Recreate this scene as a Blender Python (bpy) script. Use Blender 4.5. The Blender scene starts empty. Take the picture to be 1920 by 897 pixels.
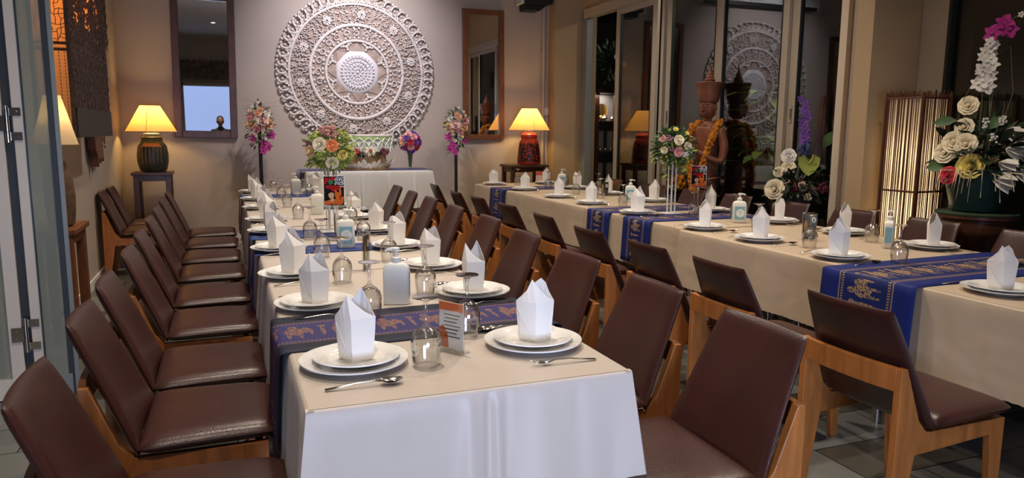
import bpy, math, random
from mathutils import Vector, Matrix
R = math.radians
PI = math.pi
col = bpy.context.scene.collection
sc = bpy.context.scene

# ------------------------------------------------------------------ camera
cd = bpy.data.cameras.new('camera'); cam = bpy.data.objects.new('camera', cd); col.objects.link(cam)
cd.sensor_width = 36.0; cd.lens = 1375.73 / 1920 * 36.0; cd.clip_start = 0.05
RT = Vector((0.93168334, -0.36320102, 0.00715329)); DN = Vector((-0.04601807, -0.13753247, -0.98942769)); FW = Vector((0.36034496, 0.92150412, -0.14485052))
m = Matrix.Identity(4)
for i in range(3):
    m[i][0] = RT[i]; m[i][1] = -DN[i]; m[i][2] = -FW[i]
m[0][3], m[1][3], m[2][3] = 0, 0, 1.40
cam.matrix_world = m
sc.camera = cam

# ------------------------------------------------------------------ world, exposure, lights
sc.view_settings.view_transform = 'Standard'
sc.view_settings.look = 'None'
sc.view_settings.gamma = 1.0
sc.view_settings.use_curve_mapping = False
sc.view_settings.exposure = 0.0
sc.cycles.max_bounces = 10; sc.cycles.transparent_max_bounces = 24
sc.cycles.transmission_bounces = 10; sc.cycles.glossy_bounces = 6
sc.cycles.caustics_reflective = False; sc.cycles.caustics_refractive = False
sc.cycles.sample_clamp_indirect = 4.0
sc.cycles.use_denoising = True
w = bpy.data.worlds.new('night'); sc.world = w; w.use_nodes = True
w.node_tree.nodes['Background'].inputs[0].default_value = (0.05, 0.055, 0.07, 1)
w.node_tree.nodes['Background'].inputs[1].default_value = 0.25

def area(name, loc, target, size, power, color, size_y=None):
    l = bpy.data.lights.new(name, 'AREA'); l.energy = power; l.color = color; l.size = size
    if size_y: l.shape = 'RECTANGLE'; l.size_y = size_y
    o = bpy.data.objects.new(name, l); col.objects.link(o); o.location = loc
    o.rotation_euler = (Vector(target) - Vector(loc)).to_track_quat('-Z', 'Y').to_euler()
    return o
def spot(name, loc, target, power, color, ang, blend=0.6, size=0.05):
    l = bpy.data.lights.new(name, 'SPOT'); l.energy = power; l.color = color
    l.spot_size = R(ang); l.spot_blend = blend; l.shadow_soft_size = size
    o = bpy.data.objects.new(name, l); col.objects.link(o); o.location = loc
    o.rotation_euler = (Vector(target) - Vector(loc)).to_track_quat('-Z', 'Y').to_euler()
    return o
# daylight-coloured glow coming in through the lit opening behind the camera
area('opening_light', (0.2, -2.75, 0.72), (0.45, 2.0, 0.7), 2.1, 42, (0.56, 0.68, 1.0), 1.1).data.spread = R(72)
# the ceiling downlights (their fixtures are built further down)
CZ = 4.0
DOWN = [(-0.1, 0.0), (0.35, 2.6), (0.55, 5.2), (1.0, 7.8), (3.3, 2.6), (3.4, 5.2), (3.4, 7.8), (2.0, 4.0)]
for (x, y) in DOWN:
    spot('downlight_lamp', (x, y, CZ - 0.06), (x, y, 0), 178 if x > 3 else 235, (1.0, 0.86, 0.71), 118, 0.9, 0.09)
# cool picture light on the carved panel
spot('panel_spotlight', (1.6, 8.2, 3.9), (1.66, 10, 2.35), 330, (0.92, 0.88, 1.0), 85, 1.0, 0.06)

# ------------------------------------------------------------------ materials
def mat(name, color, rough=0.5, metal=0.0, spec=0.5, bump=0.0, bscale=40.0, var=0.0, vscale=6.0, sheen=0.0, coat=0.0, stretch=None, trans=0.0):
    m = bpy.data.materials.new(name); m.use_nodes = True
    nt = m.node_tree; b = nt.nodes['Principled BSDF']
    b.inputs['Base Color'].default_value = (*color, 1); b.inputs['Roughness'].default_value = rough
    b.inputs['Metallic'].default_value = metal; b.inputs['Specular IOR Level'].default_value = spec
    b.inputs['Sheen Weight'].default_value = sheen; b.inputs['Coat Weight'].default_value = coat
    b.inputs['Transmission Weight'].default_value = trans
    tc = nt.nodes.new('ShaderNodeTexCoord'); mp = nt.nodes.new('ShaderNodeMapping')
    nt.links.new(tc.outputs['Object'], mp.inputs[0])
    if stretch: mp.inputs['Scale'].default_value = stretch
    if bump:
        n = nt.nodes.new('ShaderNodeTexNoise'); n.inputs['Scale'].default_value = bscale; n.inputs['Detail'].default_value = 4
        nt.links.new(mp.outputs[0], n.inputs[0])
        bp = nt.nodes.new('ShaderNodeBump'); bp.inputs['Strength'].default_value = bump; bp.inputs['Distance'].default_value = 0.01
        nt.links.new(n.outputs['Fac'], bp.inputs['Height']); nt.links.new(bp.outputs[0], b.inputs['Normal'])
    if var:
        n = nt.nodes.new('ShaderNodeTexNoise'); n.inputs['Scale'].default_value = vscale; n.inputs['Detail'].default_value = 3
        nt.links.new(mp.outputs[0], n.inputs[0])
        r = nt.nodes.new('ShaderNodeValToRGB')
        r.color_ramp.elements[0].position = 0.3; r.color_ramp.elements[1].position = 0.7
        r.color_ramp.elements[0].color = (*[c * (1 - var) for c in color], 1)
        r.color_ramp.elements[1].color = (*[min(1, c * (1 + var)) for c in color], 1)
        nt.links.new(n.outputs['Fac'], r.inputs[0]); nt.links.new(r.outputs[0], b.inputs['Base Color'])
    return m
def emis(name, color, strength, base=None):
    m = bpy.data.materials.new(name); m.use_nodes = True; b = m.node_tree.nodes['Principled BSDF']
    b.inputs['Base Color'].default_value = (*(base or color), 1); b.inputs['Roughness'].default_value = 0.7
    b.inputs['Emission Color'].default_value = (*color, 1); b.inputs['Emission Strength'].default_value = strength
    return m
def mixmat(name, fac, a, bfun):
    pass
def N(nt, t, **k):
    n = nt.nodes.new(t)
    for a, v in k.items(): setattr(n, a, v)
    return n

M = {}
M['wall'] = mat('wall_paint', (0.45, 0.375, 0.315), 0.85, bump=0.05, bscale=60, var=0.04, vscale=1.5)
M['pier'] = mat('pier_paint', (0.42, 0.30, 0.17), 0.8, bump=0.05, bscale=60)
M['ceiling'] = mat('ceiling_paint', (0.62, 0.58, 0.52), 0.9)
M['frame'] = mat('cream_aluminium', (0.44, 0.375, 0.285), 0.4, spec=0.5)
M['framel'] = mat('pale_cream_aluminium', (0.74, 0.63, 0.50), 0.4)
M['gasket'] = mat('dark_gasket', (0.02, 0.022, 0.02), 0.5)
M['greyal'] = mat('grey_aluminium', (0.22, 0.235, 0.225), 0.4)
M['leather'] = mat('dark_brown_leather', (0.042, 0.0125, 0.0095), 0.33, spec=0.5, bump=0.10, bscale=160, var=0.18, vscale=5)
M['wood'] = mat('orange_beech_wood', (0.37, 0.130, 0.030), 0.42, bump=0.04, bscale=30, var=0.22, vscale=5, stretch=(6, 6, 0.8))
M['darkwood'] = mat('dark_wood', (0.085, 0.030, 0.014), 0.38, var=0.3, vscale=8, stretch=(5, 5, 1))
M['redwood'] = mat('reddish_wood', (0.17, 0.058, 0.020), 0.40, var=0.25, vscale=8, stretch=(5, 5, 1))
M['porcelain'] = mat('white_porcelain', (0.79, 0.79, 0.78), 0.12, coat=0.4)
M['napkin'] = mat('white_paper_napkin', (0.84, 0.80, 0.75), 0.85, bump=0.10, bscale=300)
M['steel'] = mat('polished_steel', (0.72, 0.68, 0.62), 0.14, metal=1.0)
M['plastic'] = mat('white_plastic', (0.74, 0.73, 0.66), 0.35)
M['black'] = mat('black_plastic', (0.012, 0.012, 0.012), 0.45)
M['blackmetal'] = mat('black_metal', (0.012, 0.011, 0.010), 0.35)
M['white'] = mat('white_paint', (0.72, 0.71, 0.68), 0.5)
M['carved'] = mat('whitewashed_carving', (0.68, 0.61, 0.56), 0.75, bump=0.2, bscale=60, var=0.10, vscale=9)
M['carvedbase'] = mat('bare_wood_ground', (0.36, 0.27, 0.215), 0.85, bump=0.3, bscale=50, var=0.35, vscale=20)
M['whitecloth'] = mat('white_cloth', (0.66, 0.64, 0.60), 0.6, sheen=0.2, bump=0.04, bscale=200)
M['blueband'] = mat('royal_blue_cloth', (0.018, 0.030, 0.17), 0.5, sheen=0.3)
M['stone'] = mat('green_glazed_pot', (0.008, 0.035, 0.034), 0.35)
M['turf'] = mat('green_turf', (0.02, 0.045, 0.02), 0.9, bump=0.6, bscale=300)
M['leaf'] = mat('green_leaf', (0.045, 0.10, 0.025), 0.5, var=0.4, vscale=12)
M['leafyellow'] = mat('yellow_green_leaf', (0.24, 0.28, 0.045), 0.55, var=0.35, vscale=25)
M['leafdark'] = mat('dark_leaf', (0.016, 0.036, 0.014), 0.5, var=0.4, vscale=12)
M['wicker'] = mat('dark_wicker', (0.045, 0.017, 0.009), 0.6, bump=0.8, bscale=70, var=0.5, vscale=60)
M['fringe'] = mat('brown_raffia_fringe', (0.16, 0.085, 0.045), 0.8, bump=0.5, bscale=60, var=0.4, vscale=20)
M['skin'] = mat('skin', (0.40, 0.22, 0.15), 0.55)
M['hair'] = mat('black_hair', (0.01, 0.008, 0.008), 0.6)
M['shirt'] = mat('dark_shirt', (0.02, 0.022, 0.035), 0.8)
M['trousers'] = mat('dark_trousers', (0.02, 0.02, 0.025), 0.8)
M['bronze'] = mat('carved_reddish_wood', (0.21, 0.068, 0.030), 0.5, bump=0.35, bscale=25, var=0.25, vscale=12)
M['marigold'] = mat('marigold_orange', (0.62, 0.21, 0.008), 0.75, bump=0.8, bscale=120, var=0.25, vscale=40)
M['gold'] = mat('gold_metal', (0.75, 0.45, 0.12), 0.25, metal=1.0)
M['silver'] = mat('silver_metal', (0.6, 0.58, 0.55), 0.2, metal=1.0)
M['glazeblue'] = mat('blue_label', (0.20, 0.42, 0.50), 0.5)
M['labelwhite'] = mat('white_label', (0.75, 0.78, 0.78), 0.5)
M['ink'] = mat('dark_ink', (0.006, 0.006, 0.006), 0.9, spec=0.1)
M['tabletop'] = mat('plain_table_board', (0.35, 0.25, 0.15), 0.6)
M['chrome'] = mat('chrome_tube', (0.55, 0.52, 0.48), 0.25, metal=1.0)
M['tassel'] = mat('blue_tassel_thread', (0.01, 0.03, 0.25), 0.7)
M['outfloor'] = mat('outside_paving', (0.06, 0.055, 0.05), 0.6)
M['outwall'] = mat('outside_night_wall', (0.035, 0.032, 0.03), 0.9)

for nm, c in dict(cream=(0.80, 0.70, 0.48), white=(0.78, 0.74, 0.66), pink=(0.76, 0.36, 0.34), lightpink=(0.80, 0.52, 0.46), orange=(0.80, 0.26, 0.08), yellow=(0.78, 0.62, 0.14), magenta=(0.42, 0.02, 0.22), purple=(0.15, 0.03, 0.32), violet=(0.16, 0.06, 0.30), red=(0.55, 0.02, 0.04), burgundy=(0.16, 0.015, 0.03), peach=(0.80, 0.42, 0.24), mauve=(0.36, 0.16, 0.22), dustypink=(0.52, 0.20, 0.20), lime=(0.30, 0.36, 0.05), blueflower=(0.03, 0.04, 0.12)).items():
    M['f_' + nm] = mat(nm + '_petals', c, 0.6, sheen=0.2, var=0.10, vscale=30)

def glassmat(name, tint=(1, 1, 1), refl=1.0, rough=0.0, ior=1.5, grey=1.0):
    """thin glass: transparent body with a fresnel reflection"""
    m = bpy.data.materials.new(name); m.use_nodes = True; nt = m.node_tree; nt.nodes.clear()
    out = N(nt, 'ShaderNodeOutputMaterial'); mix = N(nt, 'ShaderNodeMixShader')
    tr = N(nt, 'ShaderNodeBsdfTransparent'); tr.inputs[0].default_value = (*[t * grey for t in tint], 1)
    gl = N(nt, 'ShaderNodeBsdfGlossy'); gl.inputs['Roughness'].default_value = rough
    lw = N(nt, 'ShaderNodeLayerWeight'); lw.inputs[0].default_value = 0.5
    pw = N(nt, 'ShaderNodeMath', operation='POWER'); pw.inputs[1].default_value = 4.0; nt.links.new(lw.outputs['Facing'], pw.inputs[0])
    ma = N(nt, 'ShaderNodeMath', operation='MULTIPLY_ADD'); ma.inputs[1].default_value = 0.92; ma.inputs[2].default_value = 0.045; nt.links.new(pw.outputs[0], ma.inputs[0])
    mu = N(nt, 'ShaderNodeMath', operation='MULTIPLY'); mu.inputs[1].default_value = refl; mu.use_clamp = True
    nt.links.new(ma.outputs[0], mu.inputs[0]); nt.links.new(mu.outputs[0], mix.inputs[0])
    nt.links.new(tr.outputs[0], mix.inputs[1]); nt.links.new(gl.outputs[0], mix.inputs[2]); nt.links.new(mix.outputs[0], out.inputs[0])
    return m
M['pane'] = glassmat('window_glass', (0.75, 0.78, 0.74), 2.2)
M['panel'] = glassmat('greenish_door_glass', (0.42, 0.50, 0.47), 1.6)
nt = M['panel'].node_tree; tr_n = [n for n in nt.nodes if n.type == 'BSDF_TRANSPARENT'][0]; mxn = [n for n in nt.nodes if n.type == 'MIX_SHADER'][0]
df = N(nt, 'ShaderNodeBsdfDiffuse'); df.inputs[0].default_value = (0.42, 0.44, 0.36, 1); m2_ = N(nt, 'ShaderNodeMixShader'); m2_.inputs[0].default_value = 0.5  # room reflection painted into the pane as a grey-green diffuse share
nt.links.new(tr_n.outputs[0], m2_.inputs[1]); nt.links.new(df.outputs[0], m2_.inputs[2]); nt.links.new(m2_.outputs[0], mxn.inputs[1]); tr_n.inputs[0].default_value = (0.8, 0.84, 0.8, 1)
M['clear'] = glassmat('thin_clear_plastic', (0.95, 0.96, 0.95), 1.2)
def edge_tint(m, inner, edge, pw_=2.5):
    nt = m.node_tree; tr = [n for n in nt.nodes if n.type == 'BSDF_TRANSPARENT'][0]
    lw = N(nt, 'ShaderNodeLayerWeight'); lw.inputs[0].default_value = 0.5
    pw = N(nt, 'ShaderNodeMath', operation='POWER'); pw.inputs[1].default_value = pw_; nt.links.new(lw.outputs['Facing'], pw.inputs[0])
    mx = N(nt, 'ShaderNodeMix', data_type='RGBA'); mx.inputs[6].default_value = (*inner, 1); mx.inputs[7].default_value = (*edge, 1)
    nt.links.new(pw.outputs[0], mx.inputs[0]); nt.links.new(mx.outputs[2], tr.inputs[0]); return m
M['goblet'] = edge_tint(glassmat('drinking_glass', (0.96, 0.96, 0.95), 3.0, rough=0.05), (0.985, 0.985, 0.98), (0.58, 0.57, 0.55))
M['mirror'] = mat('mirror_silvering', (0.86, 0.86, 0.84), 0.01, metal=1.0)

# satin table linen with creases
def linen(name, color, bs=0.35):
    m = mat(name, color, 0.42, spec=0.4, sheen=0.15)
    nt = m.node_tree; b = nt.nodes['Principled BSDF']; tc = N(nt, 'ShaderNodeTexCoord')
    n1 = N(nt, 'ShaderNodeTexNoise'); n1.inputs['Scale'].default_value = 3.0; n1.inputs['Detail'].default_value = 2; n1.inputs['Distortion'].default_value = 0.5
    n2 = N(nt, 'ShaderNodeTexNoise'); n2.inputs['Scale'].default_value = 420
    mp = N(nt, 'ShaderNodeMapping'); mp.inputs['Scale'].default_value = (1, 1, 1.6); mp.inputs['Rotation'].default_value = (0.5, 0.3, 0.2)
    nt.links.new(tc.outputs['Object'], mp.inputs[0]); nt.links.new(mp.outputs[0], n1.inputs[0]); nt.links.new(tc.outputs['Object'], n2.inputs[0])
    b1 = N(nt, 'ShaderNodeBump'); b1.inputs['Strength'].default_value = bs; b1.inputs['Distance'].default_value = 0.03
    b2 = N(nt, 'ShaderNodeBump'); b2.inputs['Strength'].default_value = 0.15; b2.inputs['Distance'].default_value = 0.002
    nt.links.new(n1.outputs['Fac'], b1.inputs['Height']); nt.links.new(n2.outputs['Fac'], b2.inputs['Height'])
    nt.links.new(b1.outputs[0], b2.inputs['Normal']); nt.links.new(b2.outputs[0], b.inputs['Normal'])
    return m
M['linen'] = linen('cream_satin_linen', (0.53, 0.465, 0.405), 0.10)
M['linentan'] = linen('tan_satin_linen', (0.52, 0.405, 0.285), 0.45)

def floor_mat():
    m = mat('slate_floor_tiles', (0.2, 0.2, 0.2), 0.3)
    nt = m.node_tree; b = nt.nodes['Principled BSDF']; tc = N(nt, 'ShaderNodeTexCoord')
    br = N(nt, 'ShaderNodeTexBrick'); br.offset = 0.5; br.inputs['Scale'].default_value = 1.0
    br.inputs['Brick Width'].default_value = 0.6; br.inputs['Row Height'].default_value = 0.3; br.inputs['Mortar Size'].default_value = 0.004
    br.inputs['Color1'].default_value = (0.20, 0.21, 0.20, 1); br.inputs['Color2'].default_value = (0.07, 0.06, 0.045, 1); br.inputs['Mortar'].default_value = (0.02, 0.02, 0.02, 1)
    nt.links.new(tc.outputs['Object'], br.inputs['Vector'])
    nt.links.new(br.outputs['Color'], b.inputs['Base Color'])
    return m
M['floor'] = floor_mat()

def runner_mat(name, ground, band, gold):
    """woven runner: u runs along the length in metres, v across from -0.5 to 0.5"""
    m = mat(name, ground, 0.6, spec=0.25)
    nt = m.node_tree; b = nt.nodes['Principled BSDF']
    uv = N(nt, 'ShaderNodeUVMap'); sp = N(nt, 'ShaderNodeSeparateXYZ'); nt.links.new(uv.outputs[0], sp.inputs[0])
    def mth(op, a, c=None, d=None):
        n = N(nt, 'ShaderNodeMath', operation=op)
        for i, q in enumerate((a, c, d)):
            if q is None: continue
            if isinstance(q, (int, float)): n.inputs[i].default_value = q
            else: nt.links.new(q, n.inputs[i])
        return n.outputs[0]
    u, v = sp.outputs[0], sp.outputs[1]
    av = mth('ABSOLUTE', v)
    inband = mth('LESS_THAN', av, 0.29)
    um = mth('SUBTRACT', mth('MULTIPLY', mth('SUBTRACT', mth('MODULO', mth('ADD', u, 4.0), 0.15), 0.075), 1.4), 0.0)
    def ell(cx, cy, rx, ry):
        a = mth('DIVIDE', mth('SUBTRACT', um, cx), rx); c = mth('DIVIDE', mth('SUBTRACT', v, cy), ry)
        return mth('LESS_THAN', mth('ADD', mth('MULTIPLY', a, a), mth('MULTIPLY', c, c)), 1.0)
    shp = None
    for e in ((0, 0.02, 0.045, 0.10), (0.05, 0.05, 0.022, 0.075), (0.073, -0.01, 0.008, 0.09), (-0.028, -0.09, 0.010, 0.08), (0.024, -0.09, 0.010, 0.08), (-0.006, 0.14, 0.02, 0.05), (-0.085, 0.0, 0.010, 0.13), (-0.085, 0.13, 0.02, 0.03)):
        s = ell(*e); shp = s if shp is None else mth('MAXIMUM', shp, s)
    nz = N(nt, 'ShaderNodeTexNoise'); nz.inputs['Scale'].default_value = 80; nt.links.new(uv.outputs[0], nz.inputs[0])
    shp = mth('MULTIPLY', shp, mth('GREATER_THAN', nz.outputs['Fac'], 0.47))
    edge = mth('MULTIPLY', mth('GREATER_THAN', av, 0.235), inband)
    dots = mth('GREATER_THAN', mth('SINE', mth('MULTIPLY', u, 500.0)), -0.2)
    edge = mth('MULTIPLY', edge, mth('MAXIMUM', mth('MULTIPLY', dots, mth('LESS_THAN', av, 0.262)), mth('GREATER_THAN', av, 0.278)))
    goldm = mth('MAXIMUM', shp, mth('MULTIPLY', edge, 0.75))
    m1 = N(nt, 'ShaderNodeMix', data_type='RGBA'); m2 = N(nt, 'ShaderNodeMix', data_type='RGBA')
    m1.inputs[6].default_value = (*ground, 1); m1.inputs[7].default_value = (*band, 1); nt.links.new(inband, m1.inputs[0])
    m2.inputs[7].default_value = (*gold, 1); nt.links.new(m1.outputs[2], m2.inputs[6]); nt.links.new(goldm, m2.inputs[0])
    nt.links.new(m2.outputs[2], b.inputs['Base Color'])
    return m
M['run_navy'] = runner_mat('navy_runner_weave', (0.009, 0.013, 0.030), (0.028, 0.026, 0.12), (0.24, 0.12, 0.07))
M['run_blue'] = runner_mat('royal_blue_runner_weave', (0.008, 0.018, 0.135), (0.008, 0.016, 0.10), (0.36, 0.23, 0.10))
M['run_blue2'] = runner_mat('bright_blue_runner_weave', (0.018, 0.045, 0.20), (0.018, 0.040, 0.17), (0.12, 0.11, 0.16))

# ------------------------------------------------------------------ mesh helpers
class MB:
    def __init__(s): s.v = []; s.f = []; s.uv = None
    def add(s, vs, fs):
        b = len(s.v); s.v += [tuple(v) for v in vs]; s.f += [tuple(b + i for i in f) for f in fs]; return b
    def box(s, x0, y0, z0, x1, y1, z1):
        s.add([(x0, y0, z0), (x1, y0, z0), (x1, y1, z0), (x0, y1, z0), (x0, y0, z1), (x1, y0, z1), (x1, y1, z1), (x0, y1, z1)],
              [(0, 3, 2, 1), (4, 5, 6, 7), (0, 1, 5, 4), (1, 2, 6, 5), (2, 3, 7, 6), (3, 0, 4, 7)]); return s
    def prism(s, pts, axis, a, b):
        """extrude a polygon; axis 'y': pts are (x,z); 'x': (y,z); 'z': (x,y)"""
        n = len(pts)
        mk = {'y': lambda p, t: (p[0], t, p[1]), 'x': lambda p, t: (t, p[0], p[1]), 'z': lambda p, t: (p[0], p[1], t)}[axis]
        vs = [mk(p, a) for p in pts] + [mk(p, b) for p in pts]
        s.add(vs, [tuple(range(n)), tuple(range(2 * n - 1, n - 1, -1))] + [(i, i + n, (i + 1) % n + n, (i + 1) % n) for i in range(n)]); return s
    def lathe(s, prof, seg=24, c=(0, 0, 0), sx=1.0, sy=1.0, caps=True):
        n = len(prof); vs = []
        for (r, z) in prof:
            for k in range(seg):
                a = 2 * PI * k / seg; vs.append((c[0] + r * sx * math.cos(a), c[1] + r * sy * math.sin(a), c[2] + z))
        fs = [(i * seg + k, i * seg + (k + 1) % seg, (i + 1) * seg + (k + 1) % seg, (i + 1) * seg + k) for i in range(n - 1) for k in range(seg)]
        if caps:
            fs.append(tuple(range(seg - 1, -1, -1))); fs.append(tuple((n - 1) * seg + k for k in range(seg)))
        s.add(vs, fs); return s
    def tube(s, pts, r, seg=8, closed=False):
        pts = [Vector(p) for p in pts]; n = len(pts); vs = []
        rr = r if isinstance(r, (list, tuple)) else [r] * n
        up = Vector((0, 0, 1))
        for i, p in enumerate(pts):
            if closed: t = pts[(i + 1) % n] - pts[i - 1]
            else: t = pts[min(i + 1, n - 1)] - pts[max(i - 1, 0)]
            if t.length < 1e-9: t = Vector((0, 0, 1))
            t.normalize()
            if abs(t.dot(up)) > 0.95: up = Vector((1, 0, 0)) if abs(t.x) < 0.9 else Vector((0, 1, 0))
            a = t.cross(up).normalized(); b = t.cross(a).normalized(); up = -b if False else up
            for k in range(seg):
                q = 2 * PI * k / seg; vs.append(p + a * (rr[i] * math.cos(q)) + b * (rr[i] * math.sin(q)))
        lim = n if closed else n - 1
        fs = [(i * seg + k, i * seg + (k + 1) % seg, ((i + 1) % n) * seg + (k + 1) % seg, ((i + 1) % n) * seg + k) for i in range(lim) for k in range(seg)]
        if not closed: fs += [tuple(range(seg - 1, -1, -1)), tuple((n - 1) * seg + k for k in range(seg))]
        s.add(vs, fs); return s
    def ball(s, c, r, seg=12, rings=8, sc=(1, 1, 1)):
        vs = [(c[0], c[1], c[2] - r * sc[2])]
        for i in range(1, rings):
            a = -PI / 2 + PI * i / rings
            for k in range(seg):
                q = 2 * PI * k / seg
                vs.append((c[0] + r * sc[0] * math.cos(a) * math.cos(q), c[1] + r * sc[1] * math.cos(a) * math.sin(q), c[2] + r * sc[2] * math.sin(a)))
        vs.append((c[0], c[1], c[2] + r * sc[2])); L = len(vs) - 1
        fs = [(0, 1 + (k + 1) % seg, 1 + k) for k in range(seg)]
        for i in range(rings - 2):
            for k in range(seg):
                a = 1 + i * seg + k; b = 1 + i * seg + (k + 1) % seg; fs.append((a, b, b + seg, a + seg))
        o = 1 + (rings - 2) * seg
        fs += [(L, o + k, o + (k + 1) % seg) for k in range(seg)]
        s.add(vs, fs); return s
    def grid(s, fn, nu, nv):
        vs = [fn(i / nu, j / nv) for i in range(nu + 1) for j in range(nv + 1)]
        s.add(vs, [(i * (nv + 1) + j, (i + 1) * (nv + 1) + j, (i + 1) * (nv + 1) + j + 1, i * (nv + 1) + j + 1) for i in range(nu) for j in range(nv)]); return s
    def xf(s, mtx, start=0):
        s.v[start:] = [tuple(mtx @ Vector(v)) for v in s.v[start:]]; return s
    def build(s, name, material, parent=None, loc=(0, 0, 0), rz=0.0, smooth=True, bevel=0.0, solid=0.0, sharp=40, label=None):
        me = bpy.data.meshes.new(name); me.from_pydata(s.v, [], s.f); me.materials.append(material)
        if smooth:
            me.polygons.foreach_set('use_smooth', [True] * len(me.polygons))
            if sharp < 180:
                try: me.set_sharp_from_angle(angle=R(sharp))
                except Exception: pass
        me.update()
        o = bpy.data.objects.new(name, me); col.objects.link(o); o.location = loc; o.rotation_euler = (0, 0, rz)
        if parent: o.parent = parent
        if solid:
            md = o.modifiers.new('thickness', 'SOLIDIFY'); md.thickness = solid; md.offset = 0
        if bevel:
            md = o.modifiers.new('bevel', 'BEVEL'); md.width = bevel; md.segments = 2; md.limit_method = 'ANGLE'
        if label: o['label'] = label
        return o
def empty(name, label, cat, loc=(0, 0, 0), rz=0.0, group=None):
    o = bpy.data.objects.new(name, None); col.objects.link(o); o.location = loc; o.rotation_euler = (0, 0, rz); o.empty_display_size = 0.05
    o['label'] = label; o['category'] = cat
    if group: o['group'] = group
    return o
def tag(o, label, cat, group=None):
    o['label'] = label; o['category'] = cat
    if group: o['group'] = group
    return o
def structure(o): o['kind'] = 'structure'; return o
def kids(o): return [c for c in ALLK.get(o.name, [])]
def dup(src, loc, rz, label, group=None, scale=None):
    c = src.copy(); col.objects.link(c); c.location = loc; c.rotation_euler = (src.rotation_euler[0], src.rotation_euler[1], rz)
    if scale: c.scale = (scale,) * 3
    c['label'] = label
    if group: c['group'] = group
    for ch in src.children:
        d = ch.copy(); col.objects.link(d); d.parent = c
        for g in ch.children:
            e = g.copy(); col.objects.link(e); e.parent = d
    return c
ORD = ['nearest', 'second', 'third', 'fourth', 'fifth', 'sixth', 'seventh', 'eighth', 'ninth', 'tenth']
def place_word(i, n):
    return 'nearest the camera' if i == 0 else ('farthest from the camera' if i == n - 1 else ORD[i] + ' from the camera')

# ------------------------------------------------------------------ the room
YB = 10.0; XG = 4.92; XL = -1.13; YF = -3.0
structure(MB().box(-4, YF, -0.1, 5.3, YB + 0.1, 0).build('floor', M['floor'], smooth=False))
structure(MB().box(-4, YF, CZ, 5.3, YB + 0.1, CZ + 0.1).build('ceiling', M['ceiling'], smooth=False))
structure(MB().box(XL - 0.15, YB, 0, XG + 0.2, YB + 0.15, CZ).build('wall_back', M['wall'], smooth=False))
structure(MB().box(XL - 0.15, 4.46, 0, XL, YB, CZ).build('wall_left', M['wall'], smooth=False))
structure(MB().box(-4.1, YF, 0, -4, 4.6, CZ).build('wall_side_room', M['wall'], smooth=False))
structure(MB().box(-4.1, 4.6, 0, XL - 0.15, 4.7, CZ).build('wall_side_room_end', M['wall'], smooth=False))
fw = MB(); fw.box(-4.1, YF - 0.15, 0, -1.0, YF, CZ); fw.box(1.3, YF - 0.15, 0, 5.3, YF, CZ); fw.box(-1.0, YF - 0.15, 2.62, 1.3, YF, CZ)
structure(fw.build('wall_front', M['wall'], smooth=False))
structure(MB().box(-1.3, YF - 0.6, 0, 1.6, YF - 0.5, 3.0).build('window_1', emis('lit_bluish_opening', (0.42, 0.56, 1.0), 0.85), smooth=False))
# jambs of the lit opening and the carved frieze over it
tr = MB(); tr.box(-1.08, YF - 0.05, 0, -0.98, YF + 0.05, 2.7); tr.box(1.28, YF - 0.05, 0, 1.38, YF + 0.05, 2.7); tr.box(-1.08, YF - 0.05, 2.62, 1.38, YF + 0.05, 2.70)
structure(tr.build('trim_1', M['frame'], smooth=False))
fz = MB(); fz.box(-2.6, YF + 0.01, 2.80, 1.6, YF + 0.12, 3.25)
random.seed(4)
for k in range(28):
    x = -2.5 + k * 0.147
    fz.ball((x, YF + 0.12, 3.02 + 0.06 * math.sin(k)), 0.085, 8, 6, (1, 0.5, 1.3))
    fz.ball((x + 0.07, YF + 0.1, 3.26), 0.06, 8, 6, (1, 0.6, 1.2))
tag(fz.build('carved_frieze', mat('weathered_carved_wood', (0.16, 0.12, 0.09), 0.8, bump=0.5, bscale=25, var=0.3)), 'long weathered carved wooden frieze over the bright opening, seen in the left mirror', 'carving')
bb = MB(); bb.box(XL, 4.46, 0, XL + 0.012, YB - 0.012, 0.085)
structure(bb.build('baseboard_left', M['white'], smooth=False))
structure(MB().box(XL, YB - 0.012, 0, 4.46, YB, 0.085).build('baseboard_back', M['white'], smooth=False))
# piers
structure(MB().box(4.46, 9.775, 0, XG + 0.2, YB + 0.02, CZ).build('wall_corner_pier', M['pier'], smooth=False))
structure(MB().box(4.565, 4.29, 0, 5.14, 4.45, CZ).build('wall_middle_pier', M['pier'], smooth=False))
structure(MB().box(XG - 0.02, 4.45, 0, XG + 0.12, 4.82, CZ).build('wall_middle_return', M['wall'], smooth=False))
structure(MB().box(XG - 0.03, 4.45, 3.12, XG + 0.15, 9.775, CZ).build('wall_over_doors', M['pier'], smooth=False))

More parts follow.
